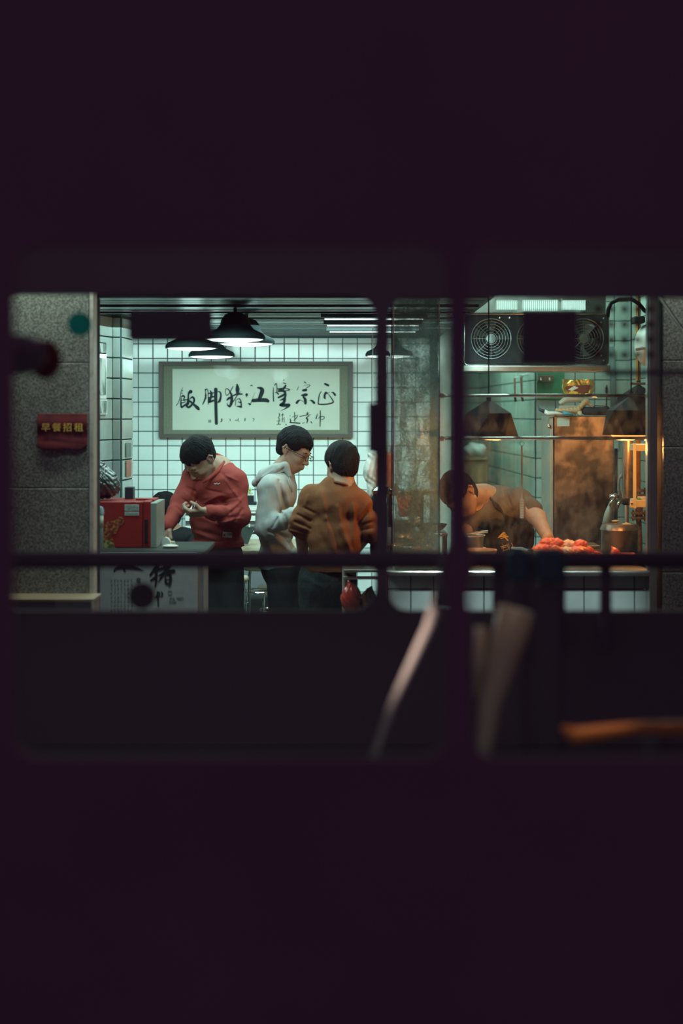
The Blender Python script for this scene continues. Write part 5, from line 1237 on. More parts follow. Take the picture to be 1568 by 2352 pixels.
def legs(root, body, hips, hl, kl, al, hr, kr, ar, m, zt_, r=(.088,.062,.048), folds=()):
    fl = folds_f(folds)
    P = [hips, cap(hl, kl, r[0], r[1]), cap(kl, al, r[1], r[2]), cap(hr, kr, r[0], r[1]), cap(kr, ar, r[1], r[2])]
    U_ = union(P, .03)
    ph = random.uniform(0, 6)
    def f(p):
        d = U_(p)-fl(p)*.8+.003*np.sin(p[:,2]*38+p[:,0]*20+ph)*np.sin(p[:,0]*31)
        return np.maximum(np.maximum(d, p[:,2]-zt_), FZ+.035-p[:,2])
    lo, hi = bounds([hl, kl, al, hr, kr, ar], .16); lo[2] = FZ; hi[2] = zt_+.03
    return sdf_mesh('trousers', f, lo, hi, .008, m, root)
def dress(name, prims, k, m, root, pts, folds=(), hem=None, neckcut=None, h=.0045, pad=.13, extra=None):
    U_ = union(prims, k); fl = folds_f(folds); ph = rng.uniform(0, 6, 3)
    def f(p):
        d = U_(p)-fl(p)+.0012*np.sin(p[:,0]*55+p[:,2]*47+ph[0])+.0010*np.sin(p[:,2]*90-p[:,0]*33+ph[1])
        if hem is not None: d = np.maximum(d, hem-p[:,2])
        if neckcut is not None: d = np.maximum(d, -neckcut(p))
        if extra is not None: d = extra(p, d)
        return d
    lo, hi = bounds(pts, pad)
    if hem is not None: lo[2] = max(lo[2], hem-.03)
    return sdf_mesh(name, f, lo, hi, h, m, root)
# --- man in the red sweater
D = 8.0
W = lambda x, y, d=0.0: at(x, y, D+d)
man = thing('person', (W(500,0).x, D, FZ), 'stout man in a red sweater bending forward over the counter, toothpick in hand', 'person')
F1, U1 = (-.52,-.42,-.78), (-.4,-.45,.75); hc = W(460,1056,-.10)
hf, L1, R1 = head_f(hc, F1, U1, .95, jaw=1.15)
sL, eL, wL = W(537,1106,-.05), W(549,1186,-.12), W(474,1175,-.27)
sR, eR, wR = W(446,1098,-.05), W(416,1152,-.12), W(385,1206,-.26)
nb_, ch, be, hp = W(503,1078,.02), W(498,1120,0), W(497,1195,0), W(503,1275,.02)
hipl, knl, anl = W(484,1310,.02), W(479,1500,.0), W(474,1672,.03); hipr, knr, anr = W(527,1310,.0), W(530,1500,-.05), W(533,1668,0)
h1 = hand_f(wL, (-1,-.10,-.12), (.1,-.45,-.85), 1, s=.98, curls=[.62,.7,.78,.85], tcurl=.55)
h2 = hand_f(wR, (-.55,-.35,-.85), (-.35,-.8,.45), -1, s=1.0, curls=[.35,.5,.6,.65], tcurl=.2)
fs = [cap(W(474,1070,-.05), nb_, .062, .075), ell(ch, (.145,.10,.13)), ell(be, (.12,.10,.14)), ell(hp, (.115,.095,.11)), cap(sR, sL, .055), cap(sL, eL, .05, .04), cap(eL, wL, .036, .027), cap(sR, eR, .045, .036), cap(eR, wR, .036, .027),
      cap(hipl, knl, .07, .05), cap(knl, anl, .048, .035), cap(hipr, knr, .07, .05), cap(knr, anr, .048, .035), cap(anl, anl+Vector((-.05,-.12,-.03)), .03), cap(anr, anr+Vector((-.03,-.12,-.03)), .03)]
bf_ = union(fs, .03)
def f(p): return smin(smin(bf_(p), hf(p), .018), np.minimum(h1(p), h2(p)), .012)
lo, hi = bounds([L1(0,0,.12), wL, wR, sL, anl, anr, wR+Vector((-.1,-.1,-.1)), wL+Vector((-.15,-.1,0))], .10); lo[2] = FZ+.005
sdf_mesh('body', f, lo, hi, .0045, M_SKIN, man, margin=.04)
sdf_mesh('hair', hair_f(hc, F1, U1, .95, cpl=.024, nape=-.040, seed=1, thick=.003, taper=.24, side=.30, ragg=.013), *bounds([hc], .17), .003, M_HAIR, man)
eyes_brows(man, L1, .95)
pr = [ell(ch, (.165,.125,.13)), ell(be, (.142,.125,.16)), ell(hp+Vector((0,0,.04)), (.138,.122,.12)), cap(sR, sL, .062), cap(W(480,1090,-.01), W(512,1078,.02), .06, .055), cap(W(506,1068,.02), sL, .045, .058),
      cap(sL, eL, .068, .056, rip=(.003,9,1)), cap(eL, wL+Vector((.025,0,0)), .054, .038, rip=(.0045,19,2)), cap(sR, eR, .062, .050, rip=(.003,9,0)), cap(eR, wR, .050, .036, rip=(.003,14,2))]
dress('sweater', pr, .028, M_RED, man, [sL, eL, wL, sR, eR, wR, hp, nb_], pad=.11, hem=W(0,1255).z, neckcut=cap(W(470,1060,-.08), W(507,1062,.01), .062, .060),
      folds=[(540,1130,470,1145,5,.008),(548,1150,480,1160,4,-.007),(560,1140,530,1170,4,.007),(545,1165,520,1185,3,-.006),(425,1130,460,1165,5,.007),(440,1180,530,1215,6,.006),(445,1215,520,1235,5,-.006),(470,1110,530,1095,6,.006),(560,1185,500,1190,3,-.005),(500,1080,545,1120,4,-.005),(452,1100,440,1150,4,-.010),(497,1200,545,1200,5,.006),(475,1125,520,1135,3,-.007),(470,1155,500,1140,3,.008),(520,1105,552,1150,3,.008),(505,1150,548,1142,3,-.008),(430,1120,448,1128,3,-.008),(418,1145,436,1158,3,-.007),(405,1165,420,1178,3,-.006),(500,1205,548,1190,3,.008),(452,1225,500,1242,4,.006),(540,1195,556,1170,3,-.010),(518,1092,545,1104,2.5,.006)])
obj('collar', MB().tube([W(497,1043,.06), W(510,1050,.03), W(513,1062,-.03), W(500,1082,-.10), W(478,1100,-.155), W(465,1108,-.165)], [.008,.010,.011,.011,.010,.008], 10), M_RED, man, smooth=True)
obj('hem_band', MB().lathe(W(500,1256,.015)+Vector((-.001,0,0)), [(.131,0),(.139,.008),(.140,.030),(.134,.040)], 40, sx=1.0, sy=.88), M_RED, man, smooth=True)
tg_ = obj('white_patch', MB().box(W(522,1228.5,-.125), (sz(21,8), .004, sz(12,8)), rot=Matrix.Rotation(.10, 3, 'Y')), mat('white_patch', (.62,.64,.6), .7), man)
obj('patch_mark', MB().lathe(W(516,1229,-.1285), [(.001,-.0005),(.0095,-.0004),(.0095,.001)], 16, axis='Y', sy=.7), mat('dark_red_mark', (.35,.03,.03), .6), tg_)
obj('patch_mark', MB().lathe(W(518,1229,-.1292), [(.001,-.0005),(.0045,-.0004),(.0045,.001)], 12, axis='Y', sy=.8), M_WHITE, tg_)
text_mesh('patch_lettering', 'USA', W(527,1227,-.129), .014, M_INK, tg_)
obj('chest_mark', MB().tube([W(x, y, -.128) for x, y in ((492,1110.5),(495,1112),(498,1109.5),(500,1113),(502,1111),(505,1110))], .0022, 5), M_WHITE, man)
sl = obj('sleeve_badge', MB().lathe(W(504,1170.5,-.262), [(.001,-.003),(.009,-.002),(.010,.003)], 16, axis='Y'), M_WHITE, man)
obj('badge_mark', MB().lathe(W(504,1170.5,-.266), [(.001,-.001),(.004,0)], 12, axis='Y'), mat('dark_red_mark2', (.35,.03,.03), .6), sl)
pe = ell(W(503,1278,.02), (.127,.113,.12))
legs(man, None, pe, hipl, knl, anl, hipr, knr, anr, M_PANT, W(0,1236).z, (.078,.066,.055), folds=[(500,1300,480,1360,5,.006),(545,1320,530,1390,5,.006)])
shoe(man, anl, (-.4,-1,0), M_BLACK); shoe(man, anr, (-.2,-1,0), M_BLACK)
tag(obj('toothpick', MB().tube([W(445,1167,-.325), W(451,1151,-.325)], .0018, 6), M_WHITE), 'thin white toothpick held upright by the man in the red sweater', 'toothpick')
# --- young man in grey hoodie, side view
D = 8.1
ym = thing('person', (W(640,0).x, D, FZ), 'young man with glasses in a pale grey hoodie, in profile looking down to the right', 'person')
F2, U2 = (.82,-.38,-.40), (.36,-.1,.9); hc = W(674,1036,0)
hf, L2, R2_ = head_f(hc, F2, U2, .95)
sL, eL, wL = W(622,1122,-.15), W(611,1212,-.19), W(664,1192,-.26)
sR, eR, wR = W(645,1122,.14), W(650,1212,.16), W(705,1200,.05)
nb_, ch, be, hp = W(644,1088,.0), W(636,1130,0), W(634,1210,0), W(640,1285,0)
hipl, knl, anl = W(648,1320,-.08), W(650,1500,-.10), W(642,1672,-.08); hipr, knr, anr = W(652,1320,.09), W(660,1500,.09), W(658,1672,.10)
h1 = hand_f(wL, (1,-.1,.05), (0,-.3,1), 1, s=.95, curl=.5); h2 = hand_f(wR, (1,-.2,0), (0,-.3,1), -1, s=.95, curl=.5)
fs = [cap(W(661,1062,0), nb_, .056, .068), ell(ch, (.10,.14,.13)), ell(be, (.09,.12,.15)), ell(hp, (.105,.13,.12)), cap(sR, sL, .045), cap(sL, eL, .045, .038), cap(eL, wL, .035, .026), cap(sR, eR, .045, .038), cap(eR, wR, .035, .026),
      cap(hipl, knl, .07, .05), cap(knl, anl, .048, .035), cap(hipr, knr, .07, .05), cap(knr, anr, .048, .035), cap(anl, anl+Vector((.12,0,-.03)), .03), cap(anr, anr+Vector((.12,0,-.03)), .03)]
bf_ = union(fs, .03)
lo, hi = bounds([L2(0,0,.12), wL, wR, sL, sR, anl, anr, wR+Vector((.1,0,-.05))], .10); lo[2] = FZ+.005
sdf_mesh('body', lambda p: smin(smin(bf_(p), hf(p), .018), np.minimum(h1(p), h2(p)), .012), lo, hi, .0042, M_SKIN, ym, margin=.04)
sdf_mesh('hair', hair_f(hc, F2, U2, .95, cpl=.034, nape=-.050, seed=2, thick=.005, taper=.22, side=.22, ragg=.008), *bounds([hc], .17), .003, M_HAIR, ym)
eyes_brows(ym, L2, .95)
gs_ = obj('glasses_frame', MB(), M_BLACK, ym) if False else None
m2 = MB()
for sg in (1, -1):
    pts_ = [L2(.112-.35*abs(q[0])*.35, sg*(.032+q[0]), .002+q[1]) for q in [(.021*math.cos(t), .0155*math.sin(t)) for t in [2*PI*k/18 for k in range(18)]]]
    m2.tube(pts_, .0014, 6, closed=True); m2.tube([L2(.104,sg*.053,.008), L2(.06,sg*.073,.010), L2(-.012,sg*.079,.008)], .0018, 6)
m2.tube([L2(.113,.011,.004), L2(.117,0,.007), L2(.113,-.011,.004)], .0016, 6)
gf = obj('glasses', m2, M_BLACK, ym, smooth=True)
for sg in (1, -1):
    obj('lens', MB().add([L2(.109-.12*abs(.02*math.cos(t)), sg*(.032+.020*math.cos(t)), .002+.0148*math.sin(t)) for t in [2*PI*k/18 for k in range(18)]], [tuple(range(18))]), M_GLASS, gf)
pr = [ell(ch, (.110,.165,.13)), ell(be, (.098,.145,.17)), ell(W(638,1285,0), (.112,.15,.12)), cap(sR, sL, .062), cap(W(650,1095,0), W(632,1100,0), .06, .07),
      cap(sL, eL, .068, .058, rip=(.003,8,1)), cap(eL, W(672,1186,-.28), .056, .042, rip=(.006,17,2)), cap(sR, eR, .068, .058), cap(eR, wR, .054, .040, rip=(.005,15,1)), cap(W(672,1186,-.28), W(680,1184,-.29), .046, .040)]
dress('hoodie', pr, .025, M_GREY, ym, [sL, eL, wL, sR, eR, wR, hp, nb_], pad=.12, hem=W(0,1305).z, neckcut=cap(W(668,1060,-.0), W(650,1078,.0), .062, .054),
      folds=[(640,1105,655,1165,3.5,-.014),(634,1120,648,1175,3,.007),(652,1110,664,1160,4,.007),(613,1130,604,1200,5,.005),(646,1178,625,1212,3,-.010),(640,1185,650,1215,4,.008),(655,1185,662,1205,3,-.008),(668,1180,672,1200,3,-.008),(620,1220,660,1235,5,-.014),(630,1235,672,1270,5,.009),(612,1240,640,1300,6,.006),(640,1225,665,1250,4,-.007),(668,1225,670,1290,3,-.008)])
hpr = [cap(W(655,1070,-.07), W(632,1078,-.06), .020, .028), cap(W(632,1078,-.06), W(606,1094,-.03), .028, .034), cap(W(606,1094,-.03), W(588,1110,.0), .034, .020), cap(W(588,1110,0), W(598,1126,.02), .020,.016), cap(W(655,1070,-.07), W(664,1092,-.08), .018, .014),
       cap(W(655,1072,.07), W(632,1076,.07), .020, .028), cap(W(632,1076,.07), W(606,1092,.05), .028, .034), cap(W(606,1092,.05), W(590,1110,.02), .034, .02), ell(W(610,1100,.0), (.045,.06,.04)), cap(W(640,1078,-.08), W(612,1112,-.07), .020,.016), cap(W(612,1112,-.07), W(597,1130,-.03), .018,.012)]
dress('hood', hpr, .018, M_GREY, ym, [W(588,1110), W(664,1092,-.08), W(655,1070,.07)], pad=.07, h=.0038,
      folds=[(650,1076,600,1108,2.5,-.016),(640,1086,603,1124,2.5,.009),(625,1080,592,1105,3,.007),(600,1100,588,1118,3,-.016)], neckcut=cap(W(674,1052,-.0), W(654,1074,.0), .060, .052))
obj('drawstring', MB().tube([W(664,1096,-.11), W(669,1115,-.115), W(671,1130,-.112)], .003, 6), M_GREY, ym, smooth=True)
obj('drawstring', MB().tube([W(660,1096,-.115), W(664,1112,-.12), W(666,1122,-.12)], .003, 6), M_GREY, ym, smooth=True)
pe = ell(W(646,1305,0), (.11,.13,.12))
legs(ym, None, pe, hipl, knl, anl, hipr, knr, anr, M_PANT, W(0,1298).z, (.085,.068,.055), folds=[(630,1320,650,1370,5,.006)])
shoe(ym, anl, (1,-.1,0), M_BLACK); shoe(ym, anr, (1,-.1,0), M_BLACK)
# --- person in the rust sweatshirt, from behind
D = 7.62
rs = thing('person', (W(770,0).x, D, FZ), 'person in a rust-brown sweatshirt seen from behind, sleeves pushed up', 'person')
F3, U3 = (-.48,.82,-.22), (-.1,.2,.95); hc = W(784,1072,.02)
hf, L3, R3_ = head_f(hc, F3, U3, .93)
sL, eL, wL = W(716,1142,.0), W(691,1208,.02), W(697,1290,.12)
sR, eR, wR = W(824,1156,.0), W(848,1218,.0), W(818,1262,.22)
nb_, ch, be, hp = W(786,1112,.0), W(772,1158,0), W(768,1230,0), W(762,1305,.0)
hipl, knl, anl = W(728,1350,.0), W(716,1545,.0), W(712,1728,.0); hipr, knr, anr = W(775,1350,.03), W(790,1545,.05), W(790,1728,.02)
h1 = hand_f(wL, (.1,.6,-.8), (-1,0,0), -1, s=.92, curl=.4); h2 = hand_f(wR, (-.6,.7,-.4), (.2,-.3,.9), 1, s=.92, curl=.45)
fs = [cap(W(788,1085,.0), nb_, .052, .066), ell(ch, (.14,.09,.13)), ell(be, (.11,.085,.15)), ell(hp, (.13,.10,.12)), cap(sR, sL, .045), cap(sL, eL, .042, .037), cap(eL, wL, .037, .027), cap(sR, eR, .042, .036), cap(eR, wR, .036, .026),
      cap(hipl, knl, .07, .05), cap(knl, anl, .048, .035), cap(hipr, knr, .07, .05), cap(knr, anr, .048, .035), cap(anl, anl+Vector((-.05,.12,-.03)), .03), cap(anr, anr+Vector((-.03,.12,-.03)), .03)]
bf_ = union(fs, .03)
lo, hi = bounds([L3(0,0,.12), wL, wR, sL, sR, anl, anr, wR+Vector((-.05,.12,-.05)), wL+Vector((0,.08,-.1))], .10); lo[2] = FZ+.005
sdf_mesh('body', lambda p: smin(smin(bf_(p), hf(p), .018), np.minimum(h1(p), h2(p)), .012), lo, hi, .0045, M_SKIN, rs, margin=.04)
sdf_mesh('hair', hair_f(hc, F3, U3, .93, cpl=.035, nape=-.085, seed=3, thick=.006, long=.0, slope=(.85,-.5), taper=.16), *bounds([hc], .19), .003, M_HAIRB, rs)
pr = [ell(ch, (.158,.110,.125)), ell(be, (.142,.112,.17)), ell(W(764,1300,0), (.150,.122,.12)), cap(sR, sL, .060), cap(W(790,1112,0), W(768,1122,0), .055, .07),
      cap(sL, W(697,1196,.02), .062, .058, rip=(.003,8,1)), cap(W(697,1190,.0), W(690,1218,.02), .050, .048, rip=(.010,13,2)), cap(W(676,1196,-.02), W(712,1186,-.03), .026, .030), cap(W(672,1212,-.01), W(710,1208,-.03), .026, .028), cap(W(682,1176,-.01), W(705,1172,-.03), .022, .028),
      cap(sR, eR, .060, .050, rip=(.004,12,1)), cap(W(842,1196,.0), W(846,1232,.03), .050, .042, rip=(.007,14,2))]
dress('sweatshirt', pr, .022, M_RUSTS, rs, [sL, eL, W(690,1225), sR, eR, W(840,1235), hp, nb_], pad=.12, hem=W(0,1310).z, neckcut=cap(W(788,1070,.0), W(789,1110,.0), .05, .052),
      folds=[(738,1128,748,1190,6,.013),(748,1190,768,1268,7,.015),(728,1150,736,1270,7,-.006),(775,1165,784,1215,6,.011),(784,1215,806,1268,7,.016),(762,1170,778,1265,7,-.005),(800,1150,796,1240,6,-.004),(812,1160,812,1250,5,.010),(824,1190,850,1150,4,.006),(826,1200,842,1176,4,-.009),(698,1166,722,1178,3,-.011),(684,1182,712,1196,3,-.014),(678,1198,712,1214,3,-.012),(668,1214,700,1222,3,-.010),(832,1205,858,1198,3,-.009),(832,1218,856,1214,3,-.009),(705,1140,700,1165,4,.006),(750,1260,740,1230,6,-.008)])
obj('neckband', MB().tube([W(756,1108,-.02), W(770,1107,-.065), W(788,1111,-.075), W(803,1118,-.05)], .007, 8), M_RUSTS, rs, smooth=True)
pe = ell(W(752,1330,.01), (.148,.125,.15))
legs(rs, None, pe, hipl, knl, anl, hipr, knr, anr, M_JEAN, W(0,1302).z, (.092,.075,.06), folds=[(700,1330,745,1350,5,.006),(730,1315,700,1400,6,.006),(760,1320,752,1400,5,-.006)])
shoe(rs, anl, (-.3,1,0), M_BLACK); shoe(rs, anr, (-.2,1,0), M_BLACK)
tag(obj('white_napkin', MB().poly([(p.x, p.z) for p in [at(x, y, 7.9) for x, y in ((812,1236),(824,1233),(829,1242),(822,1256),(808,1264),(811,1250))]], 7.88, 7.89), M_WPLAS), 'pale napkin packet beyond the rust sweatshirt by the right elbow', 'napkin')
# --- seated person with black hair
D = 8.55
se = thing('person', (W(405,0).x, D, FZ), 'dark-haired seated person in a black jacket looking down at a phone', 'person')
F4, U4 = (-.35,-.80,-.42), (-.15,-.3,.95); hc = W(379,1185,0)
hf, L4, R4_ = head_f(hc, F4, U4, .93)
sL, eL, wL = W(432,1240,.0), W(430,1300,-.12), W(384,1262,-.30)
sR, eR, wR = W(378,1244,-.05), W(360,1300,-.16), W(372,1262,-.34)
nb_, ch, be, hp = W(398,1225,.02), W(408,1262,.02), W(415,1330,.05), W(420,1420,.08)
hipl, knl, anl = W(432,1440,.05), W(420,1440,-.38), W(420,1640,-.36); hipr, knr, anr = W(405,1440,.05), W(380,1440,-.36), W(380,1640,-.34)
h1 = hand_f(wL, (-.7,-.5,.1), (.2,-.6,.7), 1, s=.85, curl=.5); h2 = hand_f(wR, (-.3,-.6,.3), (-.6,-.5,.4), -1, s=.85, curl=.5)
fs = [cap(W(385,1208,0), nb_, .048, .06), ell(ch, (.12,.09,.12)), ell(be, (.11,.09,.14)), ell(hp, (.13,.11,.12)), cap(sR, sL, .045), cap(sL, eL, .042, .035), cap(eL, wL, .034, .025), cap(sR, eR, .042, .035), cap(eR, wR, .034, .025),
      cap(hipl, knl, .07, .05), cap(knl, anl, .048, .035), cap(hipr, knr, .07, .05), cap(knr, anr, .048, .035), cap(anl, anl+Vector((0,-.12,-.03)), .03), cap(anr, anr+Vector((0,-.12,-.03)), .03)]
bf_ = union(fs, .03)
lo, hi = bounds([L4(0,0,.12), wL, wR, sL, sR, anl, anr, knl], .10); lo[2] = FZ+.005
sdf_mesh('body', lambda p: smin(smin(bf_(p), hf(p), .018), np.minimum(h1(p), h2(p)), .012), lo, hi, .005, M_SKIN, se, margin=.04)
sdf_mesh('hair', hair_f(hc, F4, U4, .96, cpl=.046, nape=-.10, seed=5, thick=.006, long=.03, side=-.28), *bounds([hc], .19), .0032, M_HAIR, se)
for k, (x_, y0_, y1_) in enumerate(((366,1178,1196),(370,1178,1202),(384,1180,1200),(389,1180,1206),(362,1176,1200))):
    obj('hair_strand', MB().tube([W(x_, y0_, -.095), W(x_-1, (y0_+y1_)/2, -.11), W(x_+1, y1_, -.105)], [.006,.004,.001], 6), M_HAIR, se, smooth=True)
eyes_brows(se, L4, .93, brow=False)
pr = [ell(ch, (.135,.11,.13)), ell(be, (.13,.11,.15)), ell(W(418,1400,.06), (.135,.12,.12)), cap(sR, sL, .060), cap(sL, eL, .056, .048), cap(eL, wL, .046, .034, rip=(.003,12,1)), cap(sR, eR, .056, .048), cap(eR, wR, .046, .034)]
dress('jacket', pr, .03, M_JACK, se, [sL, eL, wL, sR, eR, wR, hp, nb_], pad=.12, h=.006, neckcut=cap(W(384,1200,0), W(396,1225,0), .055, .05), folds=[(440,1230,420,1262,4,-.008),(425,1225,440,1265,4,.006)])
legs(se, None, ell(W(418,1440,.05), (.14,.13,.10)), hipl, knl, anl, hipr, knr, anr, M_PANT, hipl.z+.12, (.08,.065,.05))
shoe(se, anl, (0,-1,0), M_BLACK); shoe(se, anr, (0,-1,0), M_BLACK)
c = Vector((W(420,0).x, D+.06, hipl.z-.125)); st_ = thing('round_stool', (c.x, c.y, FZ), 'low round stool under the seated person behind the counter', 'stool')
obj('seat', MB().lathe(c, [(.15,-.03),(.16,-.02),(.16,0),(.001,.004)], 24), M_CREAM, st_)
for k in range(4): obj('leg', MB().tube([c+Vector((.12*math.cos(k*PI/2+.7), .12*math.sin(k*PI/2+.7), -.02)), Vector((c.x+.16*math.cos(k*PI/2+.7), c.y+.16*math.sin(k*PI/2+.7), FZ))], .01, 8), M_STEELR, st_)
# --- cook bending over the counter
D = 8.3
ck = thing('person', (W(1150,0).x, D, FZ), 'cook in a taupe tee and dark apron bending over the meat behind the glass', 'person')
F5, U5 = (-.35,-.55,-.75), (-.75,-.4,.5); hc = W(1057,1137,-.27)
hf, L5, R5_ = head_f(hc, F5, U5, 1.0)
sL, eL, wL = W(1190,1152,-.04), W(1234,1190,-.16), W(1258,1236,-.42)
sR, eR, wR = W(1090,1175,-.12), W(1064,1215,-.22), W(1080,1255,-.42)
nb_, ch, be, hp = W(1112,1140,-.08), W(1138,1165,-.03), W(1160,1232,.04), W(1168,1310,.12)
hipl, knl, anl = W(1195,1340,.12), W(1200,1500,.10), W(1200,1640,.16); hipr, knr, anr = W(1150,1340,.12), W(1150,1500,.08), W(1150,1640,.15)
h1 = hand_f(wL, (.1,-.5,-.8), (.3,-.7,.5), 1, s=1, curl=.5); h2 = hand_f(wR, (.5,-.6,-.5), (-.2,-.5,.8), -1, s=1, curl=.5)
fs = [cap(W(1070,1138,-.20), nb_, .060, .070), ell(ch, (.15,.11,.115)), ell(be, (.13,.10,.15)), ell(hp, (.14,.11,.12)), cap(sR, sL, .055), cap(sL, eL, .052, .044), cap(eL, wL, .045, .031), cap(sR, eR, .052, .044), cap(eR, wR, .042, .030),
      cap(hipl, knl, .07, .05), cap(knl, anl, .048, .035), cap(hipr, knr, .07, .05), cap(knr, anr, .048, .035), cap(anl, anl+Vector((0,-.12,-.03)), .03), cap(anr, anr+Vector((0,-.12,-.03)), .03)]
bf_ = union(fs, .03)
lo, hi = bounds([L5(0,0,.12), wL, wR, sL, sR, anl, anr, wL+Vector((0,-.1,-.1)), hc], .12); lo[2] = FZ+.005
sdf_mesh('body', lambda p: smin(smin(bf_(p), hf(p), .018), np.minimum(h1(p), h2(p)), .012), lo, hi, .005, M_SKIN, ck, margin=.04)
sdf_mesh('hair', hair_f(hc, F5, U5, 1.0, cpl=.035, nape=-.09, seed=7, thick=.002, long=.02), *bounds([hc], .17), .0035, M_HAIR, ck)
eyes_brows(ck, L5)
torso = [ell(W(1140,1165,-.03), (.170,.130,.122)), ell(be, (.150,.122,.16)), ell(W(1168,1305,.11), (.155,.135,.13)), cap(sR, sL, .070)]
pr = torso+[cap(sL, W(1218,1172,-.10), .066, .064, rip=(.004,8,1)), cap(sR, W(1068,1205,-.20), .066, .062)]
dress('tee_shirt', pr, .03, M_TAUPE, ck, [sL, W(1222,1178,-.12), sR, eR, hp, nb_], pad=.13, hem=W(0,1330).z, neckcut=cap(W(1072,1128,-.20), W(1094,1150,-.20), .060, .058),
      folds=[(1160,1128,1172,1160,3,-.009),(1172,1130,1180,1165,4,.007),(1200,1140,1212,1180,3,-.009),(1194,1150,1200,1190,4,.007),(1155,1150,1175,1175,4,-.007),(1185,1175,1200,1215,4,-.006)])
Ut = union(torso, .03)
def apf(p):
    px = 784+p[:,0]/p[:,1]*FPX; py = HOR-(p[:,2]-EYE)/p[:,1]*FPX
    d = Ut(p)-.011
    top = np.where(px < 1157, 1198-(px-1100)*.16, 1189-(px-1157)*.12)
    cut = (top-py)*sz(1,8.3)
    s_ = np.abs(((px-1103)*(1192-1118)-(py-1118)*(1166-1103))/math.hypot(74, 63))-4.2
    s_ = np.maximum(s_, np.maximum(1116-py, py-1200))*sz(1,8.3)
    d = np.maximum(d, np.minimum(cut, s_)); d = np.maximum(d, p[:,1]-(D+.06)); d = np.maximum(d, (px-1246)*sz(1,8.3))
    return d+.0025*np.sin(px*.19+py*.05)+.002*np.sin(py*.22)
sdf_mesh('apron', apf, *bounds([W(1070,1112,-.25), W(1250,1420,.1)], .02), .0045, M_APRON, ck)
strokes('apron_lettering', [[(628,1415,14),(700,1352,26),(722,1365,14)],[(650,1392,16),(760,1402,18)],[(690,1352,14),(720,1410,20),(758,1452,18)],[(632,1412,12),(735,1378,14)],[(660,1430,10),(715,1410,14)]], 8.115, (1040,1000), 6.03, M_GOLD, ck, th=.002)
strokes('apron_small_lettering', [[(660,1545,12),(740,1520,14)],[(670,1560,8),(745,1545,10)],[(690,1510,8),(700,1600,10)],[(770,1500,10),(780,1580,12)],[(745,1500,8),(765,1560,10)],[(810,1495,14),(832,1545,12)],[(690,1600,8),(760,1575,10)]], 8.118, (1040,1000), 6.03, mat('peach_print', (.55,.36,.25), .7), ck, th=.002)
legs(ck, None, ell(W(1170,1330,.12), (.145,.12,.13)), hipl, knl, anl, hipr, knr, anr, M_PANT, W(0,1322).z, (.085,.068,.055))
shoe(ck, anl, (0,-1,0), M_BLACK); shoe(ck, anr, (0,-1,0), M_BLACK)
# ---------------------------------------------------------------- the dark bus between the viewer and the shop
YN, YF = 2.40, 4.10
def zN(py, D): return at(0, py, D).z
def xN(px, D): return at(px, 0, D).x
bus = thing('bus', (0, 3.25, -.15), 'dark parked bus whose windows frame the lit shop', 'bus')
bx = 3.2
holes = [list(reversed(prr(-1100, -70, 560, 1742, YN, 60))), list(reversed(prr(30, 1028, 560, 1742, YN, 62))), list(reversed(prr(1078, 1655, 560, 1742, YN, 62))), list(reversed(prr(1720, 2900, 560, 1742, YN, 62)))]
obj('near_side_panel', MB().poly([(-bx,.25),(bx,.25),(bx,3.1),(-bx,3.1)], YN, YN+.015, holes), M_BUS, bus)
holes = [list(reversed(prr(-1560, -30, 676, 1402, YF, 42))), list(reversed(prr(-6, 861, 676, 1404, YF, 52))), list(reversed(prr(893, 1900, 684, 1404, YF, 42)))]
obj('far_side_panel', MB().poly([(-bx,.25),(bx,.25),(bx,3.1),(-bx,3.1)], YF, YF+.02, holes), M_BUSIN, bus)
obj('roof', MB().rbox((0, (YN+YF)/2+.03, 3.14), (2*bx, YF-YN+.06, .1), .03), M_BUS, bus)
obj('bus_floor', MB().box((0, (YN+YF)/2+.03, .33), (2*bx-.02, YF-YN-.06, .08)), M_BUSIN, bus)
for sx in (-1, 1): obj('end_wall', MB().box((sx*(bx-.03), (YN+YF)/2+.03, 1.68), (.06, YF-YN-.07, 2.82)), M_BUSIN, bus)
for x in (-2.2, 2.2):
    for y in (YN+.12, YF-.06):
        wh = obj('wheel', MB().lathe((x, y-.1, .28), [(.12,-.0),(.40,.0),(.43,.03),(.43,.19),(.40,.22),(.12,.22)], 32, axis='Y'), M_DARK, bus, ang=40)
        obj('hub', MB().lathe((x, y-.11, .28), [(.001,0),(.10,.01),(.15,.04)], 20, axis='Y'), M_STEELD, wh)
for (a, b_) in ((30, 1028), (1078, 1655)):
    obj('window_pane', MB().box(((xN(a,YN)+xN(b_,YN))/2, YN+.03, (zN(560,YN)+zN(1742,YN))/2), (xN(b_,YN)-xN(a,YN)+.01, .005, zN(560,YN)-zN(1742,YN)+.01)), M_BUSGLASS, bus)
fp = []
for (a, b_) in ((-6, 861), (893, 1900)):
    fp.append(obj('window_pane', MB().box(((xN(a,YF)+xN(b_,YF))/2, YF+.03, (zN(676,YF)+zN(1404,YF))/2), (xN(b_,YF)-xN(a,YF)+.01, .005, zN(676,YF)-zN(1404,YF)+.01)), M_BUSGLASS, bus))
# guard rail and its posts inside the far windows
D = YF-.08
gr = obj('guard_rail', MB().tube([at(-500, 1286, D), at(2200, 1286, D)], sz(20, D), 16), M_DARKP, bus, smooth=True)
for (x0_, x1_) in ((1132, 1171), (1200, 1230), (1273, 1299), (1380, 1405)):
    obj('rail_post', pbox(MB(), x0_, x1_, 1290, 1500, D, .03, bev=.006), M_DARKP, bus)
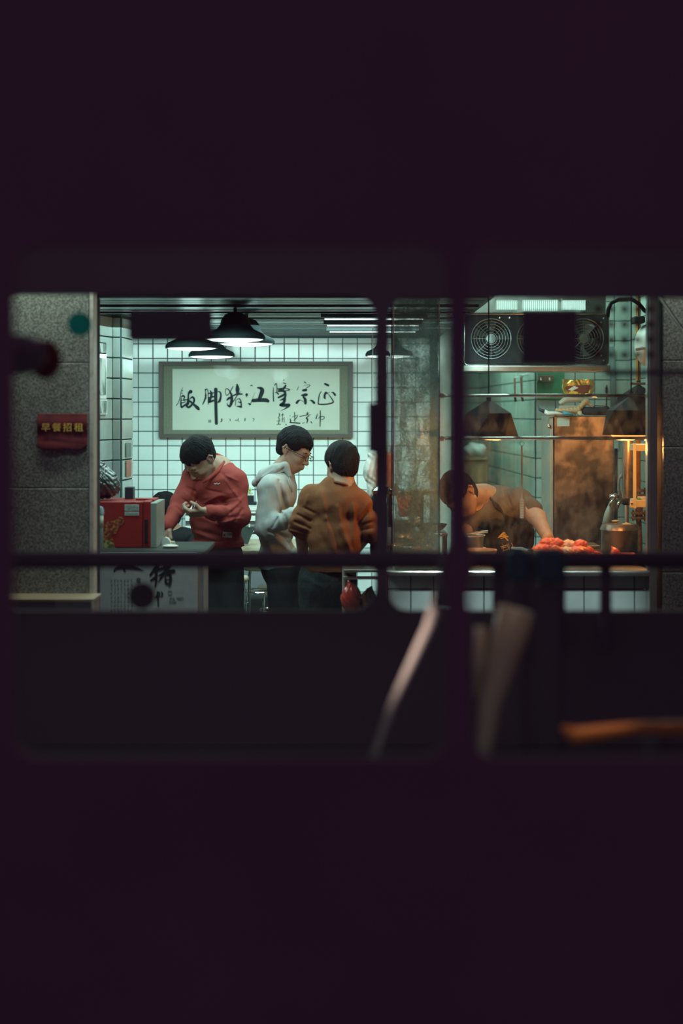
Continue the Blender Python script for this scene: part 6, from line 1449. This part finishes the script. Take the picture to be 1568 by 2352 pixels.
# box on the window pillar, signs and disc on the glass
obj('pillar_box', pbox(MB(), 847, 893, 925, 1040, YF-.07, .06, bev=.008), M_DARKP, bus)
obj('window_sign', pbox(MB(), 295, 488, 713, 780, YF-.02, .012, bev=.004), M_DARKP, bus)
obj('window_sign', pbox(MB(), 1198, 1325, 714, 835, YF-.02, .012, bev=.004), M_DARKP, bus)
obj('top_strip', pbox(MB(), 1388, 1900, 850, 862, YF-.02, .012, bev=.003), M_DARKP, bus)
obj('round_disc', MB().lathe(at(325, 1369, YF-.03), [(.001,0),(sz(30,YF),.0),(sz(31,YF),.008),(sz(29,YF),.02)], 36, axis='Y'), M_DARKP, bus)
obj('stop_button', MB().lathe(at(181, 744, YF-.06), [(.001,-.012),(sz(12,YF),-.010),(sz(26,YF),.0),(sz(27,YF),.02)], 30, axis='Y'), M_TEALP, bus, smooth=True)
obj('handle_grip', MB().ball(at(44, 815, 3.1), (sz(62,3.1), .05, sz(47,3.1)), 24, 14), M_DARKP, bus, smooth=True)
obj('reddish_tip', MB().ball(at(104, 826, 3.35), (sz(38,3.35), .03, sz(46,3.35)), 20, 12), mat('dark_maroon_plastic', (.16,.035,.035), .6), bus, smooth=True)
m2 = MB()
for r in range(4):
    for k in range(5):
        c = at(1374+k*30, 710+r*35, YF-.005)
        m2.lathe(c, [(.001, 0), (sz(8,YF), .0), (sz(8,YF), .003)], 14, axis='Y')
tag(obj('frit_dots', m2, mat('maroon_frit', (.16,.04,.05), .6), bus), kind='stuff')
# seats and rails inside
D = 3.4
for i, (px, lab) in enumerate(((1190, ''), (1262, ''), )):
    w_ = sz(26 if i == 0 else 36, D)
    c = at(px, 1298, D)
    s_ = thing('slim_chair', (c.x, D+.1, .37), ('slate headrest seat left of the other inside the bus', 'slate headrest seat nearer the right inside the bus')[i], 'seat', 'slim seats inside the bus')
    obj('headrest', MB().rbox(c, (w_*2, .05, sz(80, D)), .018), M_SEAT, s_)
    obj('seat_back', MB().rbox((c.x, D+.02, (zN(1340,D)+.85)/2+.0), (w_*1.9, .05, zN(1340,D)-.85), .02), M_DARKP, s_)
    obj('seat_cushion', MB().rbox((c.x, D+.14, .82), (w_*1.9, .26, .07), .03), M_DARKP, s_)
    obj('seat_leg', MB().tube([(c.x, D+.14, .80), (c.x, D+.14, .37)], .022, 10), M_DARKP, s_)
D = 3.0
ds = thing('slanted_grab_rail', at(960, 1742, D), 'slanted grab rail inside the bus, catching a pale streak of light', 'rail')
obj('rail_tube', MB().tube([at(1062, 1215, D), at(1045, 1270, D), at(985, 1440, D), at(900, 1620, D), at(800, 1900, D)], [sz(20,D),sz(24,D),sz(13,D),sz(9,D),sz(8,D)], 14), M_CHROME, ds, smooth=True)
obj('rail_cover', MB().tube([at(1066, 1222, D-.03), at(1050, 1290, D-.03), at(1022, 1400, D-.03)], [sz(14,D),sz(42,D),sz(30,D)], 14), M_DARKP, ds, smooth=True)
obj('rail_foot', MB().tube([at(800, 1880, D), Vector((at(800,0,D).x, D, .37))], sz(13, D), 12), M_CHROME, ds, smooth=True)
bs_ = thing('beige_seat_shell', at(1130, 1750, D), 'beige curved seat shell low inside the bus', 'seat')
obj('shell', MB().tube([at(1185, 1400, D+.1), at(1160, 1500, D+.1), at(1128, 1610, D+.08), at(1112, 1720, D+.08), at(1108, 1900, D+.08)], [sz(44,D),sz(40,D),sz(28,D),sz(20,D),sz(18,D)], 16), M_BEIGE, bs_, smooth=True)
obj('shell_edge', MB().tube([at(1104, 1440, D+.09), at(1100, 1520, D+.09), at(1094, 1600, D+.09)], [sz(14,D),sz(16,D),sz(8,D)], 12), M_BEIGE, bs_, smooth=True)
obj('shell_leg', MB().tube([at(1108, 1880, D+.08), Vector((at(1108,0,D+.08).x, D+.08, .37))], .02, 10), M_DARKP, bs_)
os_ = thing('orange_seat_cushion', at(1430, 1720, D), 'orange curved seat cushion edge low at the right inside the bus', 'seat')
obj('cushion', MB().tube([at(1290, 1672, D), at(1320, 1690, D), at(1380, 1682, D), at(1460, 1672, D), at(1600, 1672, D), at(1900, 1680, D)], [sz(8,D),sz(20,D),sz(17,D),sz(14,D),sz(16,D),sz(18,D)], 14), M_ORNG, os_, smooth=True)
obj('cushion_leg', MB().tube([at(1500, 1680, D+.02), Vector((at(1500,0,D+.02).x, D+.02, .37))], .025, 10), M_DARKP, os_)
spot('bus_streak_spot', (-.1, 2.66, 2.6), at(960, 1530, 3.0), 170, (1.0, .78, .68), math.radians(6.5), .02, 1.0)  # added narrow spot that makes the pale streak on the slanted rail
spot('bus_streak_spot', (.45, 2.66, 2.6), at(1125, 1600, 3.1), 5, (1.0, .88, .62), math.radians(13), .02, 1.0)  # added spot to lift the beige shell out of the dark
spot('bus_streak_spot', (.75, 2.66, 2.6), at(1370, 1680, 3.0), 20, (1.0, .60, .30), math.radians(7), .02, 1.0)  # added warm spot to brighten the orange cushion
